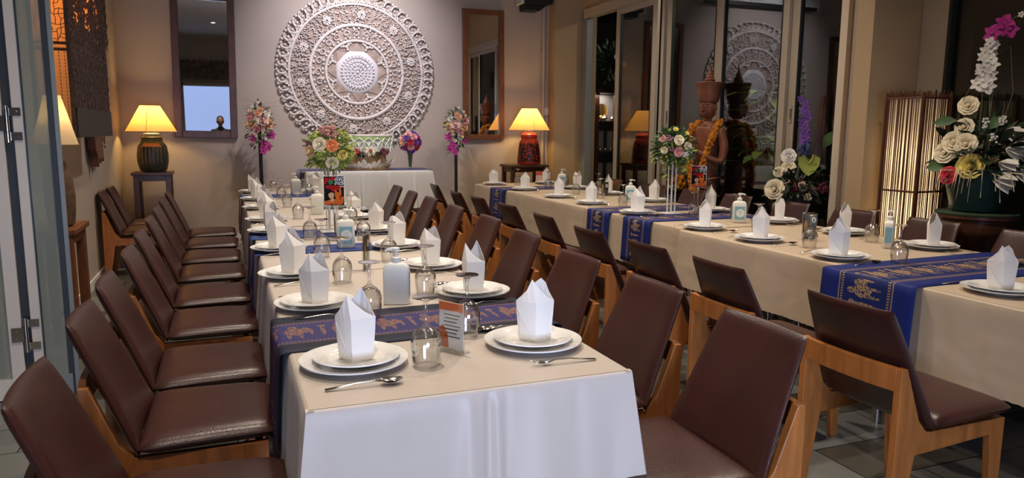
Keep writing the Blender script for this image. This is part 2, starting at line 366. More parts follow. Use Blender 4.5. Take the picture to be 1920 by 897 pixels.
# sliding glass doors along the right wall
structure(MB().box(XG - 0.06, 4.80, 3.0, XG + 0.06, 9.70, 3.13).build('trim_2', M['frame'], smooth=False, bevel=0.004))
structure(MB().box(XG - 0.06, 4.80, 0.0, XG + 0.06, 9.70, 0.05).build('trim_3', M['frame'], smooth=False, bevel=0.004))
structure(MB().box(XG - 0.05, 9.60, 0.05, XG + 0.05, 9.775, 3.0).build('trim_4', M['greyal'], smooth=False, bevel=0.004))
structure(MB().box(XG - 0.07, 4.82, 0, XG + 0.06, 4.90, 3.0).build('trim_5', M['framel'], smooth=False, bevel=0.004))
def glass_door(idx, y0, y1, x, w0, w1, lock=None, mt='frame'):
    """a sash between y0 (near) and y1 (far): stiles w0 / w1 wide"""
    e = bpy.data.objects.new('door_%d' % idx, None); col.objects.link(e); e.location = (x, (y0 + y1) / 2, 0); e['kind'] = 'structure'
    hy = (y1 - y0) / 2
    a = MB(); a.box(-0.02, -hy, 0.05, 0.02, -hy + w0, 3.0).build('stile', M[mt], e, smooth=False, bevel=0.003)
    a = MB(); a.box(-0.02, hy - w1, 0.05, 0.02, hy, 3.0).build('stile', M[mt], e, smooth=False, bevel=0.003)
    a = MB(); a.box(-0.018, -hy + w0, 2.92, 0.018, hy - w1, 3.0).build('rail', M[mt], e, smooth=False, bevel=0.003)
    a = MB(); a.box(-0.018, -hy + w0, 0.05, 0.018, hy - w1, 0.16).build('rail', M[mt], e, smooth=False, bevel=0.003)
    a = MB(); a.box(-0.024, -hy + w0, 0.16, 0.016, -hy + w0 + 0.012, 2.92); a.box(-0.024, hy - w1 - 0.012, 0.16, 0.016, hy - w1, 2.92)
    a.build('gasket', M['gasket'], e, smooth=False)
    a = MB(); a.box(-0.004, -hy + w0, 0.16, 0.004, hy - w1, 2.92).build('pane', M['pane'], e, smooth=False)
    if lock:
        a = MB(); a.box(-0.028, lock - 0.011, 1.50, -0.02, lock + 0.011, 1.66); a.build('lock_plate', M['steel'], e, smooth=False, bevel=0.003)
        a = MB(); a.box(-0.030, lock - 0.004, 1.53, -0.027, lock + 0.004, 1.63); a.build('keyhole', M['black'], e, smooth=False)
    return e
glass_door(1, 7.78, 8.77, XG - 0.02, 0.10, 0.11)
glass_door(2, 6.60, 7.62, XG + 0.02, 0.09, 0.10, 0.45)
glass_door(3, 5.55, 6.60, XG - 0.02, 0.08, 0.10)
glass_door(4, 4.90, 5.55, XG + 0.02, 0.02, 0.10, 0.27)
structure(MB().box(XG - 0.03, 7.64, 0.05, XG + 0.03, 7.70, 3.0).build('trim_6', M['frame'], smooth=False, bevel=0.003))
# right-hand window past the pier
e = bpy.data.objects.new('window_2', None); col.objects.link(e); e.location = (5.1, 0.7, 0); e['kind'] = 'structure'
MB().box(-0.05, 3.36, 0, 0.04, 3.588, CZ).build('jamb', M['frame'], e, smooth=False, bevel=0.004)
MB().box(-0.055, 3.335, 0, 0.03, 3.36, CZ).build('gasket', M['gasket'], e, smooth=False)
MB().box(-0.04, 1.75, 0, 0.04, 1.87, CZ).build('mullion', M['frame'], e, smooth=False, bevel=0.004)
MB().box(-0.04, -3.7, 0, 0.04, -3.6, CZ).build('jamb', M['frame'], e, smooth=False, bevel=0.004)
MB().box(-0.004, -3.6, 0.1, 0.004, 3.34, CZ - 0.1).build('pane', M['pane'], e, smooth=False)
MB().box(-0.04, -3.6, 0, 0.04, 3.34, 0.1).build('rail', M['frame'], e, smooth=False)
# outside, beyond the glass: dark paving and a distant dark wall
structure(MB().box(5.3, -4, -0.12, 12, 15, -0.02).build('floor_outside', M['outfloor'], smooth=False))
structure(MB().box(11, -4, 0, 11.1, 15, 5).build('wall_outside', M['outwall'], smooth=False))
structure(MB().box(5.12, 13.6, 0, 11, 13.7, 5).build('wall_outside_end', M['outwall'], smooth=False))
structure(MB().box(5.12, 4.42, 3.6, 11, 13.6, 3.7).build('ceiling_outside', M['outwall'], smooth=False))

# pipe and socket in the corner
p = MB(); p.tube([(4.36, 9.955, 0.0), (4.36, 9.955, CZ)], 0.022, 10)
for z in (0.9, 1.6, 2.52): p.box(4.33, 9.96, z, 4.39, 9.999, z + 0.03)
structure(p.build('trim_7', M['wall'], smooth=True))
s_ = empty('wall_socket', 'small white electrical socket high on the wall beside the right corner lamp', 'socket', (4.42, 9.985, 1.64))
MB().box(-0.035, -0.015, 0, 0.035, 0.013, 0.11).build('plate', M['white'], s_, smooth=False, bevel=0.004)
MB().box(-0.015, -0.035, 0.03, 0.015, -0.015, 0.08).build('plug', M['white'], s_, smooth=False, bevel=0.004)
t = MB(); t.tube([(4.42, 9.955, 1.66), (4.425, 9.94, 1.4), (4.40, 9.93, 1.15), (4.43, 9.93, 0.9), (4.36, 9.88, 0.5), (4.2, 9.8, 0.02)], 0.004, 6)
tag(t.build('lamp_cord', M['white']), 'thin pale cord hanging down from the socket behind the red lamp', 'cord')

# ------------------------------------------------------------------ folded glass door stack at the left
def fold_panel(idx, x0, x1, y, ws, mt0, mt1):
    e = bpy.data.objects.new('door_%d' % idx, None); col.objects.link(e); e.location = (x0, y, 0); e['kind'] = 'structure'; W = x1 - x0
    MB().box(0, -0.02, 0.01, ws, 0.02, 3.1).build('stile', M[mt0], e, smooth=False, bevel=0.003)
    MB().box(ws, -0.026, 0.01, ws + 0.004, 0.02, 3.1).build('gasket', M['gasket'], e, smooth=False)
    MB().box(W - 0.022, -0.007, 0.01, W, 0.007, 3.1).build('stile', M[mt1], e, smooth=False, bevel=0.003)
    MB().box(W - 0.046, -0.012, 0.01, W - 0.022, 0.010, 3.1).build('gasket', M['gasket'], e, smooth=False)
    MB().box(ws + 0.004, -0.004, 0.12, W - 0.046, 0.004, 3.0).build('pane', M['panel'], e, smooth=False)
    MB().box(ws, -0.018, 0.01, W - 0.03, 0.018, 0.12).build('rail', M[mt1], e, smooth=False)
    MB().box(ws, -0.018, 3.0, W - 0.03, 0.018, 3.1).build('rail', M[mt0], e, smooth=False)
    return e
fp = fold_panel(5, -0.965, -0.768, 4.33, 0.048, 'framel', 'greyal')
structure(MB().box(-1.006, 4.335, 0.01, -0.965, 4.36, 3.1).build('trim_10', M['gasket'], smooth=False))  # dark strip put in for the shaded open slot between the folded panels
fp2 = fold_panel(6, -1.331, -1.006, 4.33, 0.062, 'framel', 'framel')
MB().box(0.267, -0.022, 0.01, 0.325, 0.01, 3.1).build('cover_strip', M['framel'], fp2, smooth=False)
for z in (1.42, 0.35):
    h = MB(); h.tube([(-0.986, 4.30, z - 0.09), (-0.986, 4.30, z + 0.09)], 0.011, 10)
    for zz in (z - 0.06, z + 0.06): h.box(-0.981, 4.303, zz - 0.02, -0.926, 4.309, zz + 0.02)
    h.box(-1.051, 4.300, z - 0.035, -0.986, 4.306, z + 0.04)
    for (hx, hz) in ((-0.943, z - 0.06), (-0.943, z + 0.06), (-1.03, z + 0.02), (-1.03, z - 0.02)): h.ball((hx, 4.302, hz), 0.006, 8, 6)
    structure(h.build('trim_%d' % (8 if z > 1 else 9), M['steel']))

# ------------------------------------------------------------------ tables
def make_table(name, x0, x1, y0, y1, top, label, legmat='chrome'):
    cx, cy = (x0 + x1) / 2, (y0 + y1) / 2; hx, hy = (x1 - x0) / 2, (y1 - y0) / 2
    e = empty(name, label, 'table', (cx, cy, 0))
    MB().box(-hx + 0.02, -hy + 0.01, top - 0.035, hx - 0.02, hy - 0.01, top - 0.004).build('tabletop', M['tabletop'], e, smooth=False, bevel=0.004)
    for sx in (-1, 1):
        for sy in (-1, 1):
            MB().lathe([(0.022, 0), (0.022, top - 0.04)], 12, (sx * (hx - 0.16), sy * (hy - 0.16), 0)).build('leg', M[legmat], e)
    MB().box(-hx + 0.14, -hy + 0.14, top - 0.09, hx - 0.14, hy - 0.14, top - 0.035).build('apron', M['darkwood'], e, smooth=False)
    return e
def make_cloth(x0, x1, y0, y1, top, drop, label, material, seed=0, sides=(1, 1, 1, 1), flare=0.03, amp=0.010, name='tablecloth', group=None, wav=9.0, pleat=False, folds=False):
    """cloth with hanging skirts; sides = near(-y), right(+x), far(+y), left(-x)"""
    rnd = random.Random(seed); ph = [rnd.uniform(0, 6) for _ in range(8)]
    mb = MB()
    cx, cy = (x0 + x1) / 2, (y0 + y1) / 2
    def topz(x, y): return top + 0.0012 * math.sin(x * 9 + ph[0]) * math.sin(y * 7 + ph[1])
    nx, ny = 24, max(24, int((y1 - y0) * 24))
    r = 0.008
    mb.grid(lambda u, v: (x0 + r + (x1 - x0 - 2 * r) * u, y0 + r + (y1 - y0 - 2 * r) * v, topz(0, 0) + 0.0 * u), nx, ny)
    per = []   # perimeter loop with outward normals
    def side(p, q, nrm, on):
        L = math.hypot(q[0] - p[0], q[1] - p[1]); n = max(8, int(L * (110 if folds or pleat else 46)))
        return [(p[0] + (q[0] - p[0]) * i / n, p[1] + (q[1] - p[1]) * i / n, nrm[0], nrm[1], L * i / n, L, on) for i in range(n + 1)]
    S = [side((x0, y0), (x1, y0), (0, -1), sides[0]), side((x1, y0), (x1, y1), (1, 0), sides[1]), side((x1, y1), (x0, y1), (0, 1), sides[2]), side((x0, y1), (x0, y0), (-1, 0), sides[3])]
    NV = 14
    for si, sd in enumerate(S):
        if not sd[0][6]: continue
        nxt_on = S[(si + 1) % 4][0][6]; prv_on = S[(si - 1) % 4][0][6]
        vs = []
        for (px_, py_, nx_, ny_, a, L, on) in sd:
            for j in range(-1, NV + 3):
                if j == -1:
                    ox, oz, t = -r - 0.012, 0.0003, 0
                elif j < 3:
                    q = j / 2 * PI / 2; off = r * math.sin(q) - r; dz = -r * (1 - math.cos(q)); t = 0
                    ox, oz = off, dz
                else:
                    t = (j - 2) / NV
                    wv = amp * (math.sin(a * wav + ph[2] + si) + 0.6 * math.sin(a * wav * 2.3 + ph[3]) + 0.35 * math.sin(a * wav * 5.1 + ph[4]))
                    if pleat: wv = amp * (1.3 if (a * 3.1) % 1.0 < 0.13 else -0.2) + amp * 0.3 * math.sin(a * 6)
                    crease = -0.006 * math.exp(-((a - L * 0.52) / 0.010) ** 2)
                    ox = flare * t + (wv * (t ** 0.8)) + crease + 0.003; oz = -r - drop * t
                    if folds and si == 0:
                        for (fa, fw_, fh) in ((0.40, 0.022, 0.014), (0.455, 0.012, -0.010), (0.47, 0.016, 0.010), (0.50, 0.010, -0.008), (0.60, 0.05, 0.010), (0.70, 0.03, -0.006), (0.20, 0.05, 0.008)):
                            ox += fh * math.exp(-((a - fa - 0.03 * t * (fa - 0.45)) / (fw_ * (0.6 + 0.9 * t))) ** 2) * (0.25 + 0.75 * t if fh > 0 else 0.5 + 0.5 * t)
                    if t > 0.93: ox += 0.004 * math.sin(a * 140)
                    oz += 0.012 * t * math.sin(a * 3.0 + ph[5])
                # corner blending: lean outward along the tangent near a hanging corner
                ex = 0
                tx, ty = -ny_, nx_
                if on and t > 0:
                    if a > L - 0.06 and nxt_on: ex = ((a - (L - 0.06)) / 0.06) ** 2 * (flare + 0.02) * t
                    if a < 0.06 and prv_on: ex = -((0.06 - a) / 0.06) ** 2 * (flare + 0.02) * t
                    if (a > L - 0.06 and nxt_on) or (a < 0.06 and prv_on):
                        k = (a - (L - 0.06)) / 0.06 if a > L - 0.06 else (0.06 - a) / 0.06
                        ox = ox * (1 - k) + (flare + 0.02) * t * k
                vs.append((px_ + nx_ * ox + tx * ex, py_ + ny_ * ox + ty * ex, top + oz))
        n = len(sd) - 1; W = NV + 4
        mb.add(vs, [(i * W + j, i * W + j + 1, (i + 1) * W + j + 1, (i + 1) * W + j) for i in range(n) for j in range(W - 1)])
    mb.v = [(x - cx, y - cy, z) for (x, y, z) in mb.v]
    o = mb.build(name, material, loc=(cx, cy, 0), sharp=70)
    tag(o, label, 'tablecloth', group)
    return o
TZ = 0.75
LX0, LX1 = 0.149, 1.021
ly = [1.69, 3.42, 5.15, 6.88, 8.63]
side_words = ['nearest to the camera', 'second from the camera', 'third from the camera', 'farthest from the camera']
for k in range(4):
    make_table('dining_table', LX0, LX1, ly[k], ly[k + 1], TZ, 'cloth-covered rectangular dining table in the left row, ' + side_words[k])
    make_cloth(LX0, LX1, ly[k] + 0.0015, ly[k + 1] - 0.0015, TZ, 0.36 if k else 0.345, 'cream satin tablecloth on the left row of tables, ' + side_words[k], M['linen'], seed=k, sides=(1 if k == 0 else 0, 1, 1 if k == 3 else 0, 1), flare=0.022, amp=0.006 if k == 0 else 0.008, wav=8 if k == 0 else 16, folds=k == 0)
# right row: the two near tables stand slightly askew
def rx0(y): return 2.735 + (min(y, 4.17) - 1.5) * 0.058
ry = [1.25, 2.71, 4.17, 5.70, 7.20, 8.73]
rw = ['nearest to the camera', 'second from the camera', 'third from the camera', 'fourth from the camera', 'farthest from the camera']
for k in range(5):
    xa = rx0((ry[k] + ry[k + 1]) / 2) + (0.02 if k > 1 else 0)
    make_table('dining_table', xa, 3.93, ry[k], ry[k + 1], TZ, 'cloth-covered rectangular dining table in the right row, ' + rw[k])
    make_cloth(xa, 3.93, ry[k] + 0.0015, ry[k + 1] - 0.0015, TZ, 0.355, 'tan satin tablecloth on the right row of tables, ' + rw[k], M['linentan'], seed=20 + k, sides=(1 if k == 0 else 0, 1, 1 if k == 4 else 0, 1), flare=0.012, amp=0.006, wav=9)

# runners laid across the tables
def make_runner(xa, xb, y0, y1, material, label, drop_l=0.33, drop_r=0.33, tilt=0.0, seed=0, fringe=False):
    rnd = random.Random(seed); mb = MB(); z = TZ + 0.004; o_ = 0.012 + 0.014
    path = []; L = 0
    def addp(x, zz):
        path.append((x, zz))
    n = 8
    for i in range(n + 1): addp(xa - o_ - 0.014 * (1 - i / n), z - drop_l * (1 - i / n) - 0.008)
    addp(xa - o_ * 0.7, z - 0.002)
    for i in range(25): addp(xa - 0.004 + (xb - xa + 0.008) * i / 24, z)
    addp(xb + o_ * 0.7, z - 0.002)
    for i in range(n + 1): addp(xb + o_ + 0.014 * i / n, z - drop_r * i / n - 0.008)
    cum = [0]
    for i in range(1, len(path)): cum.append(cum[-1] + math.hypot(path[i][0] - path[i - 1][0], path[i][1] - path[i - 1][1]))
    NW = 10; vs = []; uvs = []
    for i, (x, zz) in enumerate(path):
        for j in range(NW + 1):
            f = j / NW
            hang = max(0, (z - zz) / 0.33)
            wv = 0.006 * math.sin(f * 9 + seed) * hang
            yy = y0 + (y1 - y0) * f + tilt * (x - xa)
            sgn = -1 if x < (xa + xb) / 2 else 1
            vs.append((x + sgn * abs(wv), yy, zz)); uvs.append((cum[i], f - 0.5))
    W = NW + 1
    fs = [(i * W + j, (i + 1) * W + j, (i + 1) * W + j + 1, i * W + j + 1) for i in range(len(path) - 1) for j in range(NW)]
    mb.add(vs, fs)
    o = mb.build('table_runner', material, sharp=180, solid=0.0015)
    ul = o.data.uv_layers.new(name='UVMap')
    for lp in o.data.loops: ul.data[lp.index].uv = uvs[lp.vertex_index]
    tag(o, label, 'table runner'); return o
make_runner(LX0, LX1, 2.17, 2.60, M['run_navy'], 'navy runner with a violet elephant band, nearest on the left row of tables', tilt=0.04, seed=1, drop_l=0.36)
make_runner(LX0, LX1, 3.98, 4.24, M['run_blue2'], 'bright blue runner on the left row of tables, just before the number 92 sign', seed=2)
make_runner(LX0, LX1, 4.56, 4.92, M['run_blue2'], 'bright blue runner on the left row of tables, under the tall bouquet stand', seed=3)
make_runner(LX0, LX1, 7.42, 7.80, M['run_blue2'], 'bright blue runner across the far end of the left row of tables', seed=4)
xq = 2.752
make_runner(xq, 3.93, 2.23, 2.76, M['run_blue'], 'royal blue runner with a broad golden elephant band, nearest on the right row of tables', tilt=0.03, seed=5, drop_l=0.34)
xq = rx0(5) + 0.02
make_runner(xq, 3.93, 4.60, 4.99, M['run_blue'], 'dark blue gold-figured runner under the bouquet stand on the right row of tables', seed=6)
make_runner(xq, 3.93, 5.22, 5.60, M['run_blue'], 'dark blue gold-figured runner just beyond the bouquet stand on the right row of tables', seed=7)
make_runner(xq, 3.93, 7.62, 8.08, M['run_blue'], 'dark blue runner across the far end of the right row of tables', seed=8)
# blue tassel hanging below the near right runner
t = MB(); t.lathe([(0.004, 0.09), (0.010, 0.08), (0.016, 0.05), (0.024, 0.0)], 10, (0, 0, 0)); t.tube([(0, 0, 0.09), (0, 0, 0.155)], 0.003, 6)
tag(t.build('tassel', M['tassel'], loc=(2.66, 2.62, 0.17)), 'blue thread tassel hanging low under the near royal blue runner', 'tassel')

# ------------------------------------------------------------------ chairs
def pad_mesh(S, nu=14, nv=12, th=0.045):
    """rounded cushion: S(u,v)->(point, normal), u,v in -1..1"""
    mb = MB()
    def prof(a): return max(0.0, 1 - abs(a) ** 10) ** 0.5
    def g(sgn):
        def fn(i, j):
            # cosine spacing puts more rows near the rim
            u = math.sin((i - 0.5) * PI); v = math.sin((j - 0.5) * PI)
            p, n = S(u, v); k = th / 2 * prof(u) * prof(v)
            return tuple(Vector(p) + Vector(n) * k * sgn)
        return fn
    mb.grid(g(1), nu, nv); a = len(mb.v)
    mb.grid(g(-1), nu, nv)
    # flip second
    nf = nu * nv
    mb.f[nf:] = [tuple(reversed(f)) for f in mb.f[nf:]]
    return mb
def make_chair(label, loc, rz, group):
    e = empty('dining_chair', label, 'chair', loc, rz, group)
    def seatS(u, v):
        x = -0.005 + 0.205 * u; hw = 0.245 - 0.012 * u
        rr = 1 - 0.03 * max(0, abs(u) - 0.8) / 0.2
        return (x, hw * v * rr, 0.425 + 0.012 * (1 - u * u) * 0.3 + 0.010 * (u > 0) * u * 0 ), (0, 0, 1)
    pad_mesh(seatS, 16, 14, 0.06).build('seat', M['leather'], e, sharp=180)
    def backS(u, v):
        t = (u + 1) / 2; z = 0.405 + 0.415 * t; hw = 0.245 - 0.052 * t
        x = -0.205 - 0.165 * t - 0.012 * t * t - 0.018 * (1 - v * v)
        return (x, hw * v, z + 0.010 * (1 - v * v) * 0 - 0.012 * t * (v * v) * 0), (0.92, 0, 0.38)
    pad_mesh(backS, 18, 14, 0.036).build('backrest', M['leather'], e, sharp=180)
    for s in (-1, 1):
        y0, y1 = (0.198, 0.226) if s > 0 else (-0.226, -0.198)
        MB().prism([(-0.365, 0), (-0.322, 0), (-0.268, 0.315), (-0.225, 0.365), (-0.222, 0.395), (-0.262, 0.44), (-0.335, 0.63), (-0.362, 0.63)], 'y', y0, y1).build('leg', M['wood'], e, smooth=False, bevel=0.003)
        MB().prism([(0.135, 0), (0.172, 0), (0.172, 0.392), (0.095, 0.392), (0.10, 0.335)], 'y', y0, y1).build('leg', M['wood'], e, smooth=False, bevel=0.003)
        MB().prism([(-0.265, 0.315), (0.10, 0.335), (0.10, 0.392), (-0.24, 0.392)], 'y', y0 + 0.002, y1 - 0.002).build('side_rail', M['wood'], e, smooth=False, bevel=0.003)
    MB().box(0.13, -0.198, 0.335, 0.155, 0.198, 0.392).build('front_rail', M['wood'], e, smooth=False, bevel=0.003)
    rl = MB()
    n = 10; vs = []
    for i in range(n + 1):
        y = -0.205 + 0.41 * i / n; b = 0.016 * (1 - (y / 0.205) ** 2)
        for (dx, z) in ((-0.362, 0.548), (-0.336, 0.548), (-0.342, 0.63), (-0.364, 0.63)): vs.append((dx - b, y, z))
    fs = [(i * 4 + k, i * 4 + (k + 1) % 4, (i + 1) * 4 + (k + 1) % 4, (i + 1) * 4 + k) for i in range(n) for k in range(4)]
    fs += [(3, 2, 1, 0), (n * 4, n * 4 + 1, n * 4 + 2, n * 4 + 3)]
    rl.add(vs, fs); rl.build('back_rail', M['wood'], e, smooth=False, bevel=0.002)
    return e
rnd = random.Random(3)
LC = [1.945, 2.64, 3.22, 3.96, 4.62, 5.36, 6.06, 6.78, 7.50]
LXo = [-0.075, -0.075, -0.08, -0.08, -0.09, -0.10, -0.115, -0.12, -0.125]
g1 = 'dining chairs along the left side of the left tables'
chair0 = make_chair('brown leather chair, left side of left tables, %s' % place_word(0, 9), (LXo[0], LC[0], 0), 0, g1)
def put(x, y, rz, label, group): return dup(chair0, (x, y, 0), rz, label, group)
for k in range(1, 9):
    put(LXo[k], LC[k], R(rnd.uniform(-1.5, 1.5)), 'brown leather chair, left side of left tables, %s' % place_word(k, 9), g1)
RC = [1.80, 2.44, 3.10, 3.92, 4.72, 5.50, 6.28, 6.98, 7.72]
RXo = [1.165, 1.18, 1.19, 1.25, 1.31, 1.30, 1.31, 1.31, 1.33]
for k in range(9):
    put(RXo[k], RC[k], PI + R(rnd.uniform(-2, 2)), 'brown leather chair, right side of left tables, %s' % place_word(k, 9), 'dining chairs along the right side of the left tables')
AC = [1.93, 2.72, 3.32, 3.95, 4.73, 5.54, 6.26, 6.86, 7.86]
AXo = [2.41, 2.45, 2.44, 2.42, 2.47, 2.50, 2.49, 2.47, 2.53]
for k in range(9):
    put(AXo[k], AC[k], R(rnd.uniform(-3, 1)), 'brown chair seen from behind, left side of right tables, %s' % place_word(k, 9), 'dining chairs along the left side of the right tables')
BC = [2.28, 2.95, 3.62, 4.30, 4.98, 5.70, 6.42, 7.12, 8.10]
for k in range(9):
    put(4.165, BC[k], PI + R(rnd.uniform(-2, 2)), 'brown chair between right tables and glass doors, %s' % place_word(k, 9), 'dining chairs between the right tables and the glass doors')
put(-0.715, 7.85, 0, 'brown leather chair against the left wall, nearer of the spare pair by the corner lamp', 'spare chairs against the left wall')
put(-0.715, 8.45, 0, 'brown leather chair against the left wall, farther of the spare pair by the corner lamp', 'spare chairs against the left wall')

# ------------------------------------------------------------------ place settings
def plate_mb(r, well, h, foot):
    mb = MB(); t = 0.004
    prof = [(0.001, 0.004), (well * 0.95, 0.004), (well * 1.02, 0.007), (well * 1.10, h * 0.62), (r * 0.97, h - 0.001), (r, h), (r * 0.995, h - 0.004), (well * 1.12, h * 0.45), (foot * 1.02, 0.002), (foot, 0), (foot * 0.92, 0.0), (foot * 0.90, 0.002), (0.001, 0.002)]
    mb.lathe(prof, 56, caps=False); return mb
bigp = plate_mb(0.149, 0.098, 0.023, 0.085); smallp = plate_mb(0.121, 0.078, 0.020, 0.068)
def napkin_mb(v):
    mb = MB(); rr = random.Random(v); a, b = 0.056, 0.037
    ang = [0, 30, 60, 90, 120, 150, 180, 210, 240, 270, 300, 330]
    pk1 = 0.192 + rr.uniform(-0.012, 0.008); pk2 = 0.174 + rr.uniform(-0.014, 0.016)
    def dia(t):
        c, s = math.cos(R(t)), math.sin(R(t)); k = 1 / (abs(c) + abs(s)) ** 0.82
        return a * c * k * 1.0, b * s * k * 1.15
    topz = {0: 0.118, 30: 0.143, 60: 0.168, 90: pk1, 120: 0.166, 150: 0.141, 180: 0.118, 210: 0.136, 240: 0.155, 270: pk2, 300: 0.154, 330: 0.135}
    rows = []
    for lev, kz in ((0, 0.0), (1, 0.35), (2, 0.7), (3, 1.0)):
        row = []
        for t in ang:
            x, y = dia(t); sc_ = 0.84 + 0.16 * min(1, kz * 1.1)
            row.append((x * sc_, y * sc_, 0.118 * kz))
        rows.append(row)
    shift = rr.uniform(-0.012, 0.012)
    top = []
    for t in ang:
        x, y = dia(t); h = (topz[t] - 0.118) / 0.075
        px_ = x * (1 - 0.25 * h); py_ = y * (1 - 0.62 * h)
        lean = (0.016 + shift if t < 180 else -0.018 + shift) * h
        top.append((px_ + lean, py_, topz[t]))
    rows.append(top)
    n = len(ang); vs = [p for r_ in rows for p in r_]
    fs = [(i * n + k, i * n + (k + 1) % n, (i + 1) * n + (k + 1) % n, (i + 1) * n + k) for i in range(len(rows) - 1) for k in range(n)]
    mb.add(vs, fs)
    # the turned-over cuff crossing diagonally round the front and back
    for sgn in (1, -1):
        cuff = []
        for i in range(7):
            t = (-5 + 95 * i / 6) if sgn > 0 else (175 + 95 * i / 6)
            x, y = dia(t); x *= 1.03; y *= 1.05
            cuff += [(x * 0.88, y * 0.88, 0.006), (x, y, 0.012 + 0.10 * (1 - i / 6))]
        mb.add(cuff, [(2 * i, 2 * i + 2, 2 * i + 3, 2 * i + 1) for i in range(6)])
    return mb
def goblet_mb():
    """stemmed water glass standing upside down on its rim: the foot is at the top"""
    mb = MB()
    outer = [(0.0335, 0.0), (0.0375, 0.030), (0.0400, 0.055), (0.0395, 0.072), (0.034, 0.090), (0.022, 0.104), (0.010, 0.112), (0.0055, 0.120), (0.0042, 0.135), (0.0042, 0.165), (0.006, 0.180), (0.014, 0.186), (0.028, 0.190), (0.0345, 0.192), (0.0345, 0.1945), (0.018, 0.196), (0.001, 0.196)]
    inner = [(0.001, 0.104), (0.010, 0.102), (0.021, 0.097), (0.032, 0.085), (0.0375, 0.070), (0.038, 0.055), (0.0355, 0.030), (0.0318, 0.0)]
    mb.lathe([(r_ * 1.07, z) for r_, z in inner + outer], 28, caps=False)
    return mb
def spoon_mb():
    mb = MB(); pts = [(-0.10, 0.0), (-0.06, 0.004), (-0.02, 0.009), (0.02, 0.011), (0.040, 0.008)]
    vs = []; wd = [0.0055, 0.004, 0.003, 0.0028, 0.004]
    for (x, z), w_ in zip(pts, wd): vs += [(x, -w_, z + 0.001), (x, w_, z + 0.001), (x, w_, z + 0.0035), (x, -w_, z + 0.0035)]
    fs = [(i * 4 + k, i * 4 + (k + 1) % 4, (i + 1) * 4 + (k + 1) % 4, (i + 1) * 4 + k) for i in range(4) for k in range(4)] + [(3, 2, 1, 0), (16, 17, 18, 19)]
    mb.add(vs, fs)
    n0 = 6; m0 = 14
    def bowl(sg):
        def fn(i, j):
            rr = i; a = 2 * PI * j
            x = 0.068 + 0.031 * rr * math.cos(a); y = 0.020 * rr * math.sin(a) * (1 - 0.12 * math.cos(a))
            return (x, y, 0.003 + 0.009 * rr * rr + (0.0012 if sg > 0 else 0))
        return fn
    mb.grid(bowl(1), n0, m0); mb.grid(bowl(-1), n0, m0)
    return mb
def fork_mb():
    mb = MB(); pts = [(-0.10, 0.0), (-0.06, 0.004), (-0.02, 0.009), (0.025, 0.010), (0.045, 0.006), (0.062, 0.005)]
    vs = []; wd = [0.0055, 0.004, 0.003, 0.003, 0.009, 0.011]
    for (x, z), w_ in zip(pts, wd): vs += [(x, -w_, z + 0.001), (x, w_, z + 0.001), (x, w_, z + 0.003), (x, -w_, z + 0.003)]
    fs = [(i * 4 + k, i * 4 + (k + 1) % 4, (i + 1) * 4 + (k + 1) % 4, (i + 1) * 4 + k) for i in range(5) for k in range(4)] + [(3, 2, 1, 0), (20, 21, 22, 23)]
    mb.add(vs, fs)
    for k in range(4):
        y = -0.0095 + k * 0.0063
        mb.tube([(0.060, y, 0.007), (0.08, y, 0.0075), (0.098, y, 0.013)], [0.0016, 0.0014, 0.0007], 5)
    return mb
proto = {}
def first(kind, mb, material, **k):
    if kind not in proto:
        proto[kind] = mb().build(kind.split('#')[0], material, **k); return proto[kind]
    o = proto[kind].copy(); col.objects.link(o); return o
napk = {}
def setting(x, y, side, z, who, seed, rot=0.0):
    """side -1: diner on the -x side, +1: diner on the +x side; z is the cloth (or runner) surface"""
    r_ = random.Random(seed)
    zs = z
    a = first('dinner_plate', lambda: bigp, M['porcelain']); a.location = (x, y, zs); tag(a, 'wide white dinner plate, %s' % who, 'plate', 'dinner plates')
    b = first('side_plate', lambda: smallp, M['porcelain']); b.location = (x + r_.uniform(-0.01, 0.01), y + r_.uniform(-0.008, 0.008), zs + 0.0125); tag(b, 'smaller white upper plate, %s' % who, 'plate', 'smaller plates on the dinner plates')
    v = seed % 5
    key = 'folded_napkin#%d' % v
    c = first(key, lambda: napkin_mb(v), M['napkin'], smooth=False, solid=0.0012); c.name = 'folded_napkin'
    c.location = (b.location[0] + r_.uniform(-0.008, 0.008), b.location[1] + r_.uniform(-0.008, 0.008), zs + 0.0185)
    c.rotation_euler = (0, 0, rot if rot else R(r_.uniform(-35, 35) - 20)); s = r_.uniform(0.97, 1.06); c.scale = (s, s, s)
    tag(c, 'white peaked paper napkin, %s' % who, 'napkin', 'folded napkins')
    if side < 0: ys, yf, rz = y - 0.195, y + 0.185, 0.0
    else: ys, yf, rz = y + 0.195, y - 0.185, PI
    d = first('spoon', spoon_mb, M['steel'], sharp=180, smooth=True); d.location = (x - side * 0.0 + r_.uniform(-0.02, 0.02), ys + r_.uniform(-0.01, 0.01), zs + 0.001); d.rotation_euler = (0, 0, rz + R(r_.uniform(-6, 12)))
    tag(d, 'steel spoon by the plates, %s' % who, 'spoon', 'spoons')
    f = first('fork', fork_mb, M['steel'], sharp=180, smooth=True); f.location = (x + r_.uniform(-0.02, 0.02), yf + r_.uniform(-0.01, 0.01), zs + 0.001); f.rotation_euler = (0, 0, rz + R(r_.uniform(-8, 8)))
    tag(f, 'steel fork by the plates, %s' % who, 'fork', 'forks')
LP = [2.00, 2.74, 3.36, 4.11, 4.84, 5.50, 6.38, 7.20, 8.05]
LPX = [0.312, 0.292, 0.262, 0.255, 0.26, 0.262, 0.265, 0.265, 0.262]
RUNL = [(2.17, 2.64), (3.98, 4.24), (4.56, 4.92), (7.42, 7.80)]
RUNR = [(2.23, 2.80), (4.60, 4.99), (5.22, 5.60), (7.62, 8.08)]
